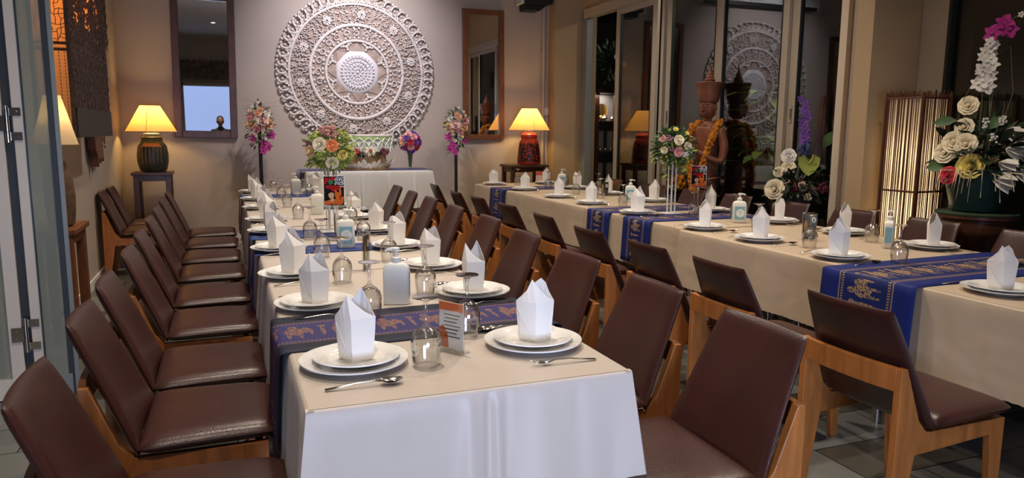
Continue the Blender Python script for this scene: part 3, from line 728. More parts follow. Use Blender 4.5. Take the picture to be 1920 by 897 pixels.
def zat(y, runs, hw=0.10):
    return TZ + 0.0025 if not any(a - hw < y < b + hw for a, b in runs) else TZ + 0.0055
for k in range(9):
    setting(LPX[k], LP[k], -1, zat(LP[k], RUNL), 'left side of left tables, %s' % place_word(k, 9), k, R(-25) if k == 0 else 0)
RP = [2.007, 2.729, 3.361, 4.01, 4.70, 5.47, 6.3, 7.15, 8.0]
RPX = [0.856, 0.90, 0.90, 0.885, 0.88, 0.88, 0.88, 0.88, 0.88]
for k in range(9):
    setting(RPX[k], RP[k], 1, zat(RP[k], RUNL), 'right side of left tables, %s' % place_word(k, 9), 11 + k)
AP = [2.045, 2.923, 3.579, 4.142, 5.075, 5.945, 6.657, 7.587, 8.486]
APX = [2.985, 3.00, 3.02, 3.03, 3.06, 3.10, 3.10, 3.11, 3.08]
for k in range(9):
    setting(APX[k], AP[k], -1, zat(AP[k], RUNR), 'left side of right tables, %s' % place_word(k, 9), 31 + k)
BP = [2.25, 3.019, 3.643, 4.281, 5.059, 5.972, 6.814, 7.60, 8.469]
for k in range(9):
    setting(3.77 if k > 0 else 3.72, BP[k], 1, zat(BP[k], RUNR), 'glass-door side of right tables, %s' % place_word(k, 9), 51 + k)

GL = [(0.50, 1.93, 'beside the menu card, near end of left tables'), (0.70, 2.18, 'by the nearest right-hand plates, left tables'),
      (0.45, 2.51, 'inner side of the second left plates, left tables'), (0.73, 2.82, 'inner side of the second right plates, left tables'),
      (0.45, 3.15, 'inner side of the third left plates, left tables'), (0.75, 3.62, 'between the third and fourth right plates, left tables'),
      (0.45, 3.85, 'left of the blue-labelled bottle, left tables'), (0.76, 4.40, 'right of the number 92 sign, left tables'),
      (0.46, 4.51, 'left of the number 92 sign, left tables'), (0.82, 5.22, 'behind the tall bouquet stand, right side of left tables'), (0.49, 5.59, 'past the bouquet stand, left side of left tables'),
      (0.48, 6.48, 'third from far end, left side of left tables'), (0.49, 7.30, 'second from far end, left side of left tables'),
      (0.48, 8.30, 'farthest, left side of left tables'), (0.78, 7.59, 'on the far blue runner, left tables'), (0.80, 8.42, 'farthest, right side of left tables')]
for (x, y, wtxt) in GL:
    g = first('wine_glass', goblet_mb, M['goblet'], sharp=60); g.location = (x, y, zat(y, RUNL, 0.05) + 0.001); tag(g, 'upturned clear stemmed glass, ' + wtxt, 'glass', 'upturned stemmed glasses')
GR = [(3.16, 2.70, 'on the edge of the nearest runner, right tables'), (3.65, 3.32, 'behind the nearest pump bottle, right tables'), (3.12, 3.27, 'in front of the dark picture stand, right tables'),
      (3.24, 3.86, 'in front of the blue-labelled pump bottle, right tables'), (3.60, 4.55, 'behind the blue-labelled pump bottle, right tables'), (3.40, 4.80, 'at the foot of the bouquet stand, right tables'),
      (3.62, 5.45, 'behind the bouquet stand and left of the number 91 sign'), (3.28, 5.69, 'just past the farther paired blue runner, right tables'), (3.46, 6.45, 'left of the middle pump bottle, right tables'),
      (3.44, 6.95, 'beside the small far picture stand, right tables'), (3.46, 7.72, 'near the far runner, left side of the right tables'), (3.36, 8.41, 'farthest, left side of right tables'),
      (3.86, 8.10, 'beside the farthest pump bottle, right tables'), (3.86, 7.25, 'third from far end, glass-door side, right tables')]
for (x, y, wtxt) in GR:
    g = first('wine_glass', goblet_mb, M['goblet']); g.location = (x, y, zat(y, RUNR, 0.05) + 0.001); tag(g, 'upturned clear stemmed glass, ' + wtxt, 'glass', 'upturned stemmed glasses')

# ------------------------------------------------------------------ pump bottles
def rounded_rect(hx, hy, r, n=5):
    pts = []
    for (cx, cy, a0) in ((hx - r, hy - r, 0), (-hx + r, hy - r, 90), (-hx + r, -hy + r, 180), (hx - r, -hy + r, 270)):
        for k in range(n + 1):
            a = R(a0 + 90 * k / n); pts.append((cx + r * math.cos(a), cy + r * math.sin(a)))
    return pts
def text_mesh(body, size, material, parent, name, mtx, shear=0.0, offset=0.0, extrude=0.0004, align='CENTER'):
    c = bpy.data.curves.new(name, 'FONT'); c.body = body; c.size = size; c.align_x = align; c.align_y = 'CENTER'; c.shear = shear; c.offset = offset; c.extrude = extrude
    o = bpy.data.objects.new(name, c); col.objects.link(o)
    bpy.context.view_layer.update()
    me = bpy.data.meshes.new_from_object(o.evaluated_get(bpy.context.evaluated_depsgraph_get()))
    bpy.data.objects.remove(o); me.materials.clear(); me.materials.append(material)
    q = bpy.data.objects.new(name, me); col.objects.link(q)
    if parent: q.parent = parent
    q.matrix_local = mtx
    return q
FACE = Matrix.Rotation(R(90), 4, 'X')    # lettering plane: local x right, up = z, facing -y
def pump_bottle(loc, rz, label, labelled=True, group='hand cleanser pump bottles'):
    e = empty('pump_bottle', label, 'bottle', loc, rz, group)
    mb = MB(); lv = [(0.92, 0, 0.008), (1, 0.008, 0.012), (1, 0.125, 0.012), (0.97, 0.140, 0.014), (0.80, 0.152, 0.014), (0.42, 0.158, 0.01)]
    vs = []; n = None
    for (k, z, r_) in lv:
        pr = rounded_rect(0.049 * k, 0.026 * (k if k > 0.5 else 0.6), min(0.012, 0.026 * k * 0.55)); n = len(pr); vs += [(x, y, z) for x, y in pr]
    fs = [(i * n + k, i * n + (k + 1) % n, (i + 1) * n + (k + 1) % n, (i + 1) * n + k) for i in range(len(lv) - 1) for k in range(n)] + [tuple(range(n - 1, -1, -1)), tuple((len(lv) - 1) * n + k for k in range(n))]
    mb.add(vs, fs); mb.build('body', M['plastic'], e, sharp=60)
    MB().lathe([(0.017, 0.156), (0.018, 0.160), (0.018, 0.176), (0.014, 0.180), (0.008, 0.182), (0.006, 0.19), (0.006, 0.200), (0.013, 0.202), (0.014, 0.212), (0.008, 0.215)], 18).tube([(0, 0, 0.208), (0.012, 0, 0.209), (0.034, 0, 0.206), (0.040, 0, 0.199)], [0.007, 0.006, 0.0045, 0.004], 8).build('pump', M['plastic'], e)
    if labelled:
        lb = MB(); lb.box(-0.036, -0.0268, 0.022, 0.036, -0.0258, 0.118); lb = lb.build('label', M['glazeblue'], e, smooth=False)
        MB().lathe([(0.001, 0), (0.030, 0)], 28, caps=False).xf(Matrix.Translation((0.004, -0.0273, 0.070)) @ Matrix.Rotation(R(90), 4, 'X')).build('label_disc', M['labelwhite'], lb, smooth=False)
        for j, (wd, z) in enumerate(((0.018, 0.086), (0.026, 0.078), (0.012, 0.068), (0.010, 0.058))):
            MB().box(-wd / 2 + 0.004, -0.0280, z, wd / 2 + 0.004, -0.0274, z + 0.002).build('label_print', M['glazeblue'], lb, smooth=False)
        MB().box(-0.0500, -0.018, 0.03, -0.0488, 0.018, 0.12).build('side_label', M['glazeblue'], e, smooth=False)
    return e
pump_bottle((0.585, 2.69, TZ + 0.003), R(-18) + PI, 'white pump bottle turned blank side out near the front of the left tables')
pump_bottle((0.61, 4.10, TZ + 0.006), R(-8), 'white pump bottle with a blue round-printed label in the middle of the left tables')
pump_bottle((0.66, 5.87, TZ + 0.003), R(-10) + PI, 'plain white pump bottle half hidden left of the number 92 sign')
pump_bottle((0.66, 7.69, TZ + 0.006), R(10) + PI, 'plain white pump bottle farthest along the left tables')
pump_bottle((3.50, 4.38, TZ + 0.003), R(-30), 'white blue-labelled pump bottle, middle of the right tables in front of the plant')
pump_bottle((3.56, 3.12, TZ + 0.003), R(38), 'white pump bottle with a blue side label, nearest on the right tables')
pump_bottle((3.53, 5.99, TZ + 0.003), R(-28), 'white pump bottle beyond the pair of dark blue runners on the right tables')
pump_bottle((3.70, 7.86, TZ + 0.006), R(-25), 'white pump bottle farthest along the right tables')

# ------------------------------------------------------------------ table-number signs, menu cards and picture stands
def number_sign(loc, rz, num, label, zc):
    e = empty('table_number_sign', label, 'sign', loc, rz, None)
    H = zc
    MB().lathe([(0.045, 0), (0.045, 0.004), (0.008, 0.009), (0.004, 0.014), (0.004, H), (0.001, H)], 20).build('stand', M['steel'], e)
    x0, x1, z0, z1 = -0.058, 0.058, H, H + 0.172
    MB().box(x0 - 0.003, -0.004, z0 - 0.003, x1 + 0.003, 0.004, z1 + 0.003).build('acrylic_holder', M['labelwhite'], e, smooth=False)
    MB().box(x0, -0.0052, z0, x1, -0.0042, z1).build('picture', mat('sign_black', (0.006, 0.004, 0.006), 0.8, spec=0.15), e, smooth=False)
    pic = e.children[-1]; rr = random.Random(5); Y = -0.0060
    def blob(nm, c, rx, rz_, m_, n=12, wob=0.15):
        pts = []
        for k in range(n):
            a = 2 * PI * k / n; s = 1 + rr.uniform(-wob, wob); pts.append((c[0] + rx * s * math.cos(a), z0 + c[1] + rz_ * s * math.sin(a)))
        pts = [(max(x0, min(x1, a)), max(z0, min(z1, b))) for a, b in pts]
        return pts
    def layer(nm, blobs, m_, y):
        for q_, bl in enumerate(blobs):
            MB().prism(blob(nm, *bl, m_), 'y', y - 0.0003 - q_ * 0.00003, y).build(nm, m_, pic, smooth=False)
    layer('red_fruit_print', [((-0.042, 0.15), 0.014, 0.014), ((-0.01, 0.158), 0.022, 0.012), ((-0.048, 0.135), 0.008, 0.010), ((-0.03, 0.108), 0.022, 0.012), ((0.0, 0.10), 0.02, 0.02), ((0.022, 0.105), 0.02, 0.014)], mat('sign_red', (0.30, 0.010, 0.012), 0.8, spec=0.15), -0.0055)
    layer('green_fruit_print', [((-0.018, 0.138), 0.014, 0.015)], mat('sign_green', (0.03, 0.16, 0.07), 0.8, spec=0.15), -0.0058)
    layer('orange_seafood_print', [((-0.03, 0.016), 0.027, 0.014), ((0.0, 0.022), 0.018, 0.018), ((0.03, 0.018), 0.026, 0.016), ((0.022, 0.05), 0.013, 0.030), ((0.036, 0.078), 0.007, 0.024), ((0.010, 0.07), 0.006, 0.024), ((0.046, 0.04), 0.010, 0.014), ((-0.047, 0.008), 0.010, 0.008)], mat('sign_orange', (0.55, 0.12, 0.02), 0.8, spec=0.15), -0.0056)
    layer('pale_shell_print', [((-0.016, 0.058), 0.017, 0.018), ((-0.012, 0.03), 0.013, 0.012), ((0.044, 0.112), 0.014, 0.005)], mat('sign_cream', (0.55, 0.34, 0.18), 0.8, spec=0.15), -0.0059)
    pm = Matrix.Translation((0.026, -0.0066, z1 - 0.030)) @ FACE
    text_mesh(num, 0.055, M['labelwhite'], pic, 'number_outline', pm, 0.3, 0.0032, 0.0002)
    pm = Matrix.Translation((0.026, -0.0074, z1 - 0.030)) @ FACE
    text_mesh(num, 0.055, M['ink'], pic, 'number', pm, 0.3, 0.0, 0.0002)
    return e
number_sign((0.60, 4.45, TZ + 0.003), R(-8), '92', 'black and orange seafood picture sign numbered 92 standing on the left tables', 0.205)
number_sign((3.62, 5.06, TZ + 0.003), R(-36), '91', 'black and orange seafood picture sign numbered 91 standing on the right tables', 0.205)

def menu_card(loc, rz, label):
    e = empty('menu_card_holder', label, 'card holder', loc, rz)
    MB().box(-0.05, -0.018, 0, 0.05, 0.030, 0.003).build('acrylic_foot', M['clear'], e, smooth=False)
    MB().box(-0.048, -0.0035, 0.002, 0.048, -0.0025, 0.150).box(-0.048, 0.0025, 0.002, 0.048, 0.0035, 0.150).build('acrylic_sleeve', M['clear'], e, smooth=False)
    MB().box(-0.046, -0.0012, 0.012, 0.046, 0.0012, 0.150).build('card', mat('pale_card', (0.70, 0.62, 0.55), 0.6), e, smooth=False)
    crd = e.children[-1]
    MB().box(-0.046, -0.0020, 0.125, 0.046, -0.0013, 0.150).build('orange_heading', mat('card_orange', (0.75, 0.16, 0.05), 0.5), crd, smooth=False)
    MB().prism([(-0.046, 0.012), (-0.01, 0.012), (-0.012, 0.05), (-0.03, 0.08), (-0.046, 0.07)], 'y', -0.0020, -0.0013).build('dish_picture', mat('card_dish', (0.45, 0.09, 0.03), 0.5), crd, smooth=False)
    for j in range(7):
        MB().box(-0.028 + (j % 2) * 0.004, -0.0020, 0.112 - j * 0.011, 0.034 - (j % 3) * 0.006, -0.0013, 0.1145 - j * 0.011).build('printed_line', M['ink'], crd, smooth=False)
    return e
menu_card((0.60, 2.02, TZ + 0.003), R(-58) + 0.0, 'small orange and white menu card in clear stand, near end of left tables')

def picture_stand(loc, rz, label, h=0.17):
    e = empty('picture_stand', label, 'picture stand', loc, rz)
    MB().box(-0.042, -0.006, 0, 0.042, 0.010, h).build('acrylic_block', M['clear'], e, smooth=False, bevel=0.002)
    MB().box(-0.039, 0.0005, 0.004, 0.039, 0.003, h - 0.006).build('picture', mat('dark_green_picture', (0.03, 0.035, 0.018), 0.3, var=0.8, vscale=22), e, smooth=False)
    MB().lathe([(0.001, 0), (0.013, 0)], 20, caps=False, sy=1.4).xf(Matrix.Translation((0.022, 0.0001, h - 0.045)) @ Matrix.Rotation(R(90), 4, 'X')).build('white_emblem', M['labelwhite'], e, smooth=False)
    MB().box(0.018, -0.0006, h - 0.055, 0.026, -0.0002, h - 0.049).box(0.019, -0.0006, h - 0.047, 0.025, -0.0002, h - 0.038).build('emblem_mark', M['ink'], e, smooth=False)
    MB().prism([(-0.03, 0.06), (-0.015, 0.055), (-0.010, 0.095), (-0.022, 0.13), (-0.032, 0.10)], 'y', -0.0006, 0.0).build('golden_figure', mat('golden_print', (0.50, 0.26, 0.05), 0.4), e, smooth=False)
    return e
picture_stand((0.60, 3.40, TZ + 0.003), R(62), 'narrow clear stand with a dark golden picture turned edge-on, middle of the left tables')
picture_stand((3.33, 3.50, TZ + 0.003), R(-38), 'clear stand with a dark green picture and a white emblem on the near right tables')
picture_stand((3.62, 6.66, TZ + 0.003), R(-50), 'small clear picture stand far along the right tables, beyond the middle pump bottle', 0.15)
def small_card(loc, rz, label):
    e = empty('menu_card_holder', label, 'card holder', loc, rz)
    MB().box(-0.05, -0.02, 0, 0.05, 0.02, 0.003).build('acrylic_foot', M['clear'], e, smooth=False)
    MB().box(-0.045, -0.002, 0.003, 0.045, 0.002, 0.15).build('card', mat('pale_card_far', (0.60, 0.40, 0.32), 0.6), e, smooth=False)
    MB().box(-0.045, -0.003, 0.10, 0.045, -0.002, 0.15).build('red_heading', mat('card_red', (0.5, 0.08, 0.04), 0.5), e, smooth=False)
small_card((3.73, 8.60, TZ + 0.003), R(-20), 'small red and white card at the right tables far end below the lamp')

# ------------------------------------------------------------------ flowers
def rose_mb(c, nrm, r, seed=0, rings=3, mb=None):
    """cupped rose of curved petals facing nrm"""
    mb = mb or MB(); rr = random.Random(seed); start = len(mb.v)
    mb.ball((0, 0, 0.25), 0.30, 8, 6, (1, 1, 1.1))
    for k in range(rings):
        n = 3 + k * 2; rad = 0.30 + 0.26 * k; hgt = max(0.16, 0.62 - 0.16 * k); open_ = 0.18 + 0.22 * k
        for q in range(n):
            a0 = 2 * PI * (q + rr.uniform(-0.15, 0.15)) / n + k * 0.9; wd = 2 * PI / n * 0.72
            def fn(i, j, a0=a0, wd=wd, rad=rad, hgt=hgt, open_=open_):
                a = a0 + (j - 0.5) * wd * 2 * (0.6 + 0.4 * i); e_ = 1 - 0.35 * (2 * j - 1) ** 2 * i
                rr_ = (rad * 0.45 + (rad * 0.55 + open_ * 0.55) * i) * (1 + 0.05 * (j > 0.5))
                z = -0.25 + (hgt + 0.25) * (i ** 0.8) * e_ - 0.14 * open_ * (i ** 4)
                return (rr_ * math.cos(a), rr_ * math.sin(a), z)
            mb.grid(fn, 3, 4)
    q = Vector(nrm).normalized().to_track_quat('Z', 'Y').to_matrix().to_4x4()
    mb.xf(Matrix.Translation(c) @ q @ Matrix.Scale(r * 0.72, 4), start)
    return mb
def daisy_mb(c, nrm, r, n=16, seed=0):
    mb = MB(); start = 0
    for k in range(n):
        a = 2 * PI * k / n; ca, sa = math.cos(a), math.sin(a); w_ = 0.13
        mb.add([(0.15 * ca, 0.15 * sa, 0.1), (0.6 * ca - w_ * sa, 0.6 * sa + w_ * ca, 0.05), (ca, sa, -0.05 + 0.1 * (k % 2)), (0.6 * ca + w_ * sa, 0.6 * sa - w_ * ca, 0.05)], [(0, 1, 2, 3)])
    q = Vector(nrm).normalized().to_track_quat('Z', 'Y').to_matrix().to_4x4()
    mb.xf(Matrix.Translation(c) @ q @ Matrix.Scale(r, 4)); return mb
def leaf(mb, p, d, L, w_, up=None, bend=0.15):
    p = Vector(p); d = Vector(d).normalized(); up = Vector(up) if up else Vector((0, 0, 1))
    s = d.cross(up)
    if s.length < 1e-3: s = Vector((1, 0, 0))
    s.normalize(); nn = s.cross(d)
    pts = []
    prof = [(0, 0.06), (0.3, 0.8), (0.6, 1.0), (0.85, 0.55), (1.0, 0.02)]
    for (t, k) in prof:
        cc = p + d * L * t - nn * (bend * L * t * t)
        pts += [cc - s * w_ * 0.5 * k + nn * w_ * 0.12 * k, cc, cc + s * w_ * 0.5 * k + nn * w_ * 0.12 * k]
    mb.add(pts, [(3 * i + a, 3 * i + a + 1, 3 * i + a + 4, 3 * i + a + 3) for i in range(4) for a in (0, 1)])
def foliage_mb(c, rad, n, L, w_, seed=0, sc=(1, 1, 1)):
    mb = MB(); rr = random.Random(seed)
    for k in range(n):
        v = Vector((rr.gauss(0, 1), rr.gauss(0, 1), rr.gauss(0, 1))).normalized(); q = rr.uniform(0.55, 1.0)
        p = Vector(c) + Vector((v.x * rad * sc[0] * q, v.y * rad * sc[1] * q, v.z * rad * sc[2] * q))
        d = (v + Vector((rr.uniform(-.6, .6), rr.uniform(-.6, .6), rr.uniform(-.6, .6)))).normalized()
        leaf(mb, p, d, L * rr.uniform(0.7, 1.2), w_, (rr.uniform(-1, 1), rr.uniform(-1, 1), 1))
    return mb
def fluff_mb(c, rad, n, r, seed=0, sc=(1, 1, 1)):
    mb = MB(); rr = random.Random(seed)
    for k in range(n):
        v = Vector((rr.gauss(0, 1), rr.gauss(0, 1), rr.gauss(0, 1))).normalized() * rad * rr.uniform(0.5, 1)
        mb.ball((c[0] + v.x * sc[0], c[1] + v.y * sc[1], c[2] + v.z * sc[2]), r * rr.uniform(0.7, 1.3), 6, 4)
    return mb
def orchid_mb(c, nrm, r, seed=0, mb=None):
    mb = mb or MB(); st = len(mb.v); rr = random.Random(seed)
    for k in range(5):
        a = 2 * PI * k / 5 + rr.uniform(-.15, .15); d = Vector((math.cos(a), math.sin(a), 0.25))
        leaf(mb, (0, 0, 0), d, 1.0, 0.85 if k in (1, 4) else 0.6, (0, 0, 1), 0.2)
    mb.ball((0, 0, 0.15), 0.2, 6, 5)
    q = Vector(nrm).normalized().to_track_quat('Z', 'Y').to_matrix().to_4x4()
    mb.xf(Matrix.Translation(c) @ q @ Matrix.Scale(r, 4), st); return mb
def frame_of(yaw):
    """unit vectors seen from the room: right, up, towards the camera"""
    r_ = Vector((math.cos(yaw), math.sin(yaw), 0)); return r_, Vector((0, 0, 1)), Vector((math.sin(yaw), -math.cos(yaw), 0))
def blooms(e, c, rad, items, yaw, depth=1.0):
    r_, u_, t_ = frame_of(yaw)
    for i, (kind, colr, u, v, s) in enumerate(items):
        w2 = max(0.0, 1 - u * u - v * v) ** 0.5
        d = r_ * u + u_ * v + t_ * (w2 * depth)
        p = Vector(c) + d * rad
        nrm = (d + t_ * 0.4)
        rr = s * rad * (1.3 if kind in ('rose', 'bud') else 1.1)
        if kind == 'rose': mb = rose_mb(p, nrm, rr * 0.95, i)
        elif kind == 'bud': mb = rose_mb(p, nrm, rr * 0.95, i, 2)
        elif kind == 'daisy': mb = daisy_mb(p + t_ * 0.01, nrm, rr)
        elif kind == 'orchid': mb = orchid_mb(p, nrm, rr, i)
        elif kind == 'mum': mb = fluff_mb(p, rr * 0.75, 60, rr * 0.16, i)
        else: mb = fluff_mb(p, rr * 0.8, 55, rr * 0.13, i)
        mb.build({'rose': 'rose', 'bud': 'rosebud', 'daisy': 'daisy', 'orchid': 'orchid', 'mum': 'chrysanthemum', 'fluff': 'filler_flower'}[kind], M['f_' + colr], e, sharp=180, smooth=kind not in ('daisy',))

def flower_ball_on_stand(loc, yaw, label, R_, zc, items, seed, leafm='leaf', rods=True):
    e = empty('flower_centerpiece', label, 'flower arrangement', loc)
    if rods:
        st = MB()
        for k in range(6):
            a = 2 * PI * k / 6; st.tube([(0.034 * math.cos(a), 0.034 * math.sin(a), 0.006), (0.034 * math.cos(a), 0.034 * math.sin(a), zc - R_ * 0.72)], 0.0048, 6)
        st.build('stand_rods', M['white'], e)
        MB().box(-0.075, -0.055, 0, 0.075, 0.055, 0.008).build('stand_base', M['white'], e, smooth=False, bevel=0.002)
        MB().lathe([(0.001, zc - R_ * 0.74), (0.06, zc - R_ * 0.74), (0.06, zc - R_ * 0.70), (0.001, zc - R_ * 0.70)], 20, caps=False).build('stand_top', M['clear'], e)
    foliage_mb((0, 0, zc), R_ * 0.80, 330, R_ * 0.34, R_ * 0.13, seed, (1, 1, 0.82)).build('foliage', M[leafm], e, smooth=False)
    foliage_mb((0, 0, zc - R_ * 0.35), R_ * 0.82, 150, R_ * 0.34, R_ * 0.10, seed + 9, (1, 1, 0.5)).build('foliage', M['leafyellow'], e, smooth=False)
    blooms(e, (0, 0, zc), R_ * 0.86, items, yaw)
    return e
flower_ball_on_stand((0.625, 4.76, TZ + 0.006), R(-8), 'full yellow-green bouquet with cream and orange roses on a tall stand behind the 92 sign', 0.165, 0.53, [
    ('rose', 'cream', -0.42, 0.20, 0.30), ('rose', 'orange', 0.10, 0.15, 0.26), ('rose', 'cream', 0.08, -0.58, 0.28), ('rose', 'yellow', 0.52, -0.25, 0.22), ('fluff', 'dustypink', 0.05, 0.72, 0.36),
    ('mum', 'lime', -0.40, -0.28, 0.26), ('mum', 'lime', -0.66, 0.50, 0.26), ('mum', 'lime', 0.82, -0.30, 0.22), ('rose', 'peach', -0.82, -0.12, 0.26), ('bud', 'magenta', -0.92, 0.24, 0.16), ('fluff', 'dustypink', -0.30, 0.80, 0.22), ('mum', 'lime', 0.62, 0.55, 0.24), ('bud', 'purple', -0.95, 0.0, 0.12), ('fluff', 'lime', 0.5, -0.7, 0.2)], 2, 'leafyellow')
gs = MB(); gs.lathe([(0.05, 0), (0.02, 0.01), (0.015, 0.03), (0.05, 0.07), (0.075, 0.10), (0.073, 0.10), (0.045, 0.07), (0.01, 0.035)], 24, caps=False)
flower_ball_on_stand((3.33, 5.01, TZ + 0.006), R(-35), 'round pink and cream rose bouquet on a tall white rod stand, right tables', 0.185, 0.545, [
    ('rose', 'pink', 0.30, -0.30, 0.24), ('rose', 'cream', 0.28, 0.28, 0.24), ('rose', 'cream', 0.70, 0.0, 0.20), ('fluff', 'mauve', -0.15, 0.35, 0.22), ('rose', 'pink', -0.50, 0.35, 0.17), ('rose', 'cream', -0.40, -0.22, 0.18),
    ('bud', 'yellow', 0.10, 0.78, 0.18), ('bud', 'white', -0.72, -0.62, 0.16), ('bud', 'yellow', 0.62, 0.60, 0.15), ('orchid', 'white', 0.62, -0.42, 0.18), ('fluff', 'mauve', -0.05, -0.15, 0.15), ('orchid', 'cream', -0.50, -0.82, 0.16), ('bud', 'white', 0.85, -0.35, 0.12), ('bud', 'lime', -0.2, 0.75, 0.12)], 5)

def flower_pole(loc, label, seed, zc=1.46):
    e = empty('flower_stand', label, 'flower stand', loc)
    MB().lathe([(0.13, 0), (0.13, 0.02), (0.022, 0.03), (0.022, zc), (0.001, zc)], 16).build('pole', M['blackmetal'], e)
    foliage_mb((0, -0.03, zc - 0.02), 0.15, 160, 0.07, 0.022, seed, (0.95, 0.6, 1.9)).build('foliage', M['leaf'], e, smooth=False)
    pl = MB(); rr = random.Random(seed)
    for k in range(46):
        a = rr.uniform(-1.2, 1.2) + (PI if k % 2 else 0); z = zc + rr.uniform(-0.32, 0.26)
        leaf(pl, (0.02 * math.cos(a), -0.03, z), (math.cos(a), -0.25, rr.uniform(-0.5, 0.5)), 0.20, 0.012)
    pl.build('palm_fronds', M['leafdark'], e, smooth=False)
    its = [('rose', 'lightpink', 0.05, 0.10, 0.105), ('rose', 'pink', -0.11, 0.155, 0.07), ('rose', 'peach', -0.02, 0.235, 0.065), ('rose', 'white', 0.09, 0.215, 0.065), ('bud', 'cream', -0.10, 0.275, 0.052), ('bud', 'white', -0.075, 0.355, 0.045), ('bud', 'peach', 0.03, 0.315, 0.055),
           ('bud', 'cream', 0.115, 0.30, 0.036), ('bud', 'white', 0.0, 0.44, 0.038), ('rose', 'peach', -0.09, 0.02, 0.08), ('rose', 'peach', 0.11, 0.0, 0.075), ('bud', 'yellow', 0.13, 0.09, 0.045), ('rose', 'dustypink', -0.04, -0.09, 0.06), ('rose', 'dustypink', 0.03, -0.035, 0.06),
           ('bud', 'cream', -0.05, -0.18, 0.055), ('bud', 'white', 0.05, -0.265, 0.055), ('bud', 'cream', 0.07, -0.14, 0.05), ('orchid', 'magenta', 0.12, -0.19, 0.07), ('orchid', 'magenta', -0.10, -0.26, 0.06), ('orchid', 'magenta', 0.06, -0.37, 0.075), ('orchid', 'magenta', 0.10, -0.43, 0.06), ('orchid', 'magenta', 0.03, -0.50, 0.06), ('bud', 'cream', -0.16, 0.23, 0.035)]
    rr = random.Random(seed)
    for i, (kind, c_, x, z, r_) in enumerate(its):
        sx = 1 if seed % 2 else -1
        d = Vector((x * 2, -1, 0.2)); p = (x * sx + rr.uniform(-.01, .01), -0.11 + abs(x) * 0.35, zc + z * 0.62)
        r_ *= 0.82
        mb = rose_mb(p, (x * 2 * sx, -1, 0.2), r_, i) if kind == 'rose' else rose_mb(p, (x * 2 * sx, -1, 0.2), r_, i, 2) if kind == 'bud' else orchid_mb(p, (x * 2 * sx, -1, 0.1), r_ * 1.1, i)
        mb.build({'rose': 'rose', 'bud': 'rosebud', 'orchid': 'orchid'}[kind], M['f_' + c_], e, sharp=180)
    return e
flower_pole((0.42, 9.62, 0), 'tall black pole of pastel roses and magenta orchids to the left of the carved panel', 1)
flower_pole((2.935, 9.62, 0), 'tall black pole of pastel roses and magenta orchids between the carved panel and right mirror', 2, 1.44)

# ------------------------------------------------------------------ back buffet table
make_table('buffet_table', 0.93, 2.46, 9.12, 9.86, 0.895, 'tall cloth-covered buffet table against the back wall below the carved panel', 'chrome')
make_cloth(0.915, 2.47, 9.10, 9.87, 0.9, 0.45, 'white pleated cloth over the buffet table at the back wall', M['whitecloth'], seed=60, flare=0.05, amp=0.022, pleat=True, folds=False)
b = MB(); b.grid(lambda u, v: (0.86 + 1.66 * u, 9.30 + 0.56 * v, 0.9045), 20, 4); b.grid(lambda u, v: (0.86 - 0.03 * v, 9.30 + 0.56 * u, 0.9045 - 0.33 * v), 4, 6)
tag(b.build('table_runner', M['blueband'], solid=0.002), 'plain dark blue runner along the top of the white buffet table', 'table runner')
# lotus-petal planter
e = empty('lotus_planter', 'large green and white lotus-petal centrepiece with gilded base on the buffet table', 'centrepiece', (1.695, 9.50, 0.906))
gl = mat('gilded_crumpled_foil', (0.46, 0.30, 0.14), 0.45, metal=0.35, bump=1.0, bscale=14, var=0.5, vscale=9)
b = MB(); rr = random.Random(8); seg = 40; prof = [(0.30, 0.0), (0.285, 0.04), (0.262, 0.10), (0.25, 0.17), (0.26, 0.24), (0.27, 0.27)]
vs = []
for (r_, z) in prof:
    for k in range(seg):
        a = 2 * PI * k / seg; q = r_ * (1 + 0.06 * math.sin(k * 2.7 + z * 30) * rr.uniform(0.4, 1)); vs.append((q * math.cos(a), 0.62 * q * math.sin(a), z))
b.add(vs, [(i * seg + k, i * seg + (k + 1) % seg, (i + 1) * seg + (k + 1) % seg, (i + 1) * seg + k) for i in range(len(prof) - 1) for k in range(seg)])
b.build('gilded_base', gl, e, sharp=180)
b = MB()
for k in range(36):
    a = 2 * PI * k / 36; c_, s_ = math.cos(a), math.sin(a) * 0.62; leaf(b, (0.27 * c_, 0.27 * s_, 0.0), (c_ * 0.3, s_ * 0.3, 1), 0.10 + 0.03 * (k % 3), 0.075, (c_, s_, 0), -0.4)
b.build('white_petal_skirt', M['f_white'], e)
MB().lathe([(0.29, 0.27), (0.31, 0.30), (0.325, 0.40), (0.33, 0.425), (0.32, 0.44), (0.001, 0.44)], 40, sy=0.62, caps=False).build('green_rim', mat('pale_green_foam', (0.42, 0.55, 0.20), 0.6), e)
MB().lathe([(0.322, 0.418), (0.335, 0.425), (0.335, 0.442), (0.30, 0.446), (0.001, 0.446)], 40, sy=0.62, caps=False).build('cream_top_edge', M['f_white'], e)
b = MB()
for row, (zz, off, r_) in enumerate(((0.23, 0.0, 0.335), (0.27, 0.5, 0.33))):
    for k in range(18):
        a = 2 * PI * (k + off) / 18; a2 = 2 * PI / 18 * 0.62
        pts = [(-1, 0), (-0.92, 0.45), (-0.5, 0.85), (0, 1.05), (0.5, 0.85), (0.92, 0.45), (1, 0)]
        line = [((r_ + 0.008) * math.cos(a + a2 * u), 0.62 * (r_ + 0.008) * math.sin(a + a2 * u), zz + 0.125 * v) for u, v in pts]
        b.tube(line, 0.009, 5)
        line2 = [((r_ - 0.004) * math.cos(a + a2 * u), 0.62 * (r_ - 0.004) * math.sin(a + a2 * u), zz + 0.12 * v) for u, v in pts]
        b.add(line2, [tuple(range(7))])
b.build('carved_petals', mat('white_carved_foam', (0.70, 0.73, 0.62), 0.6), e)
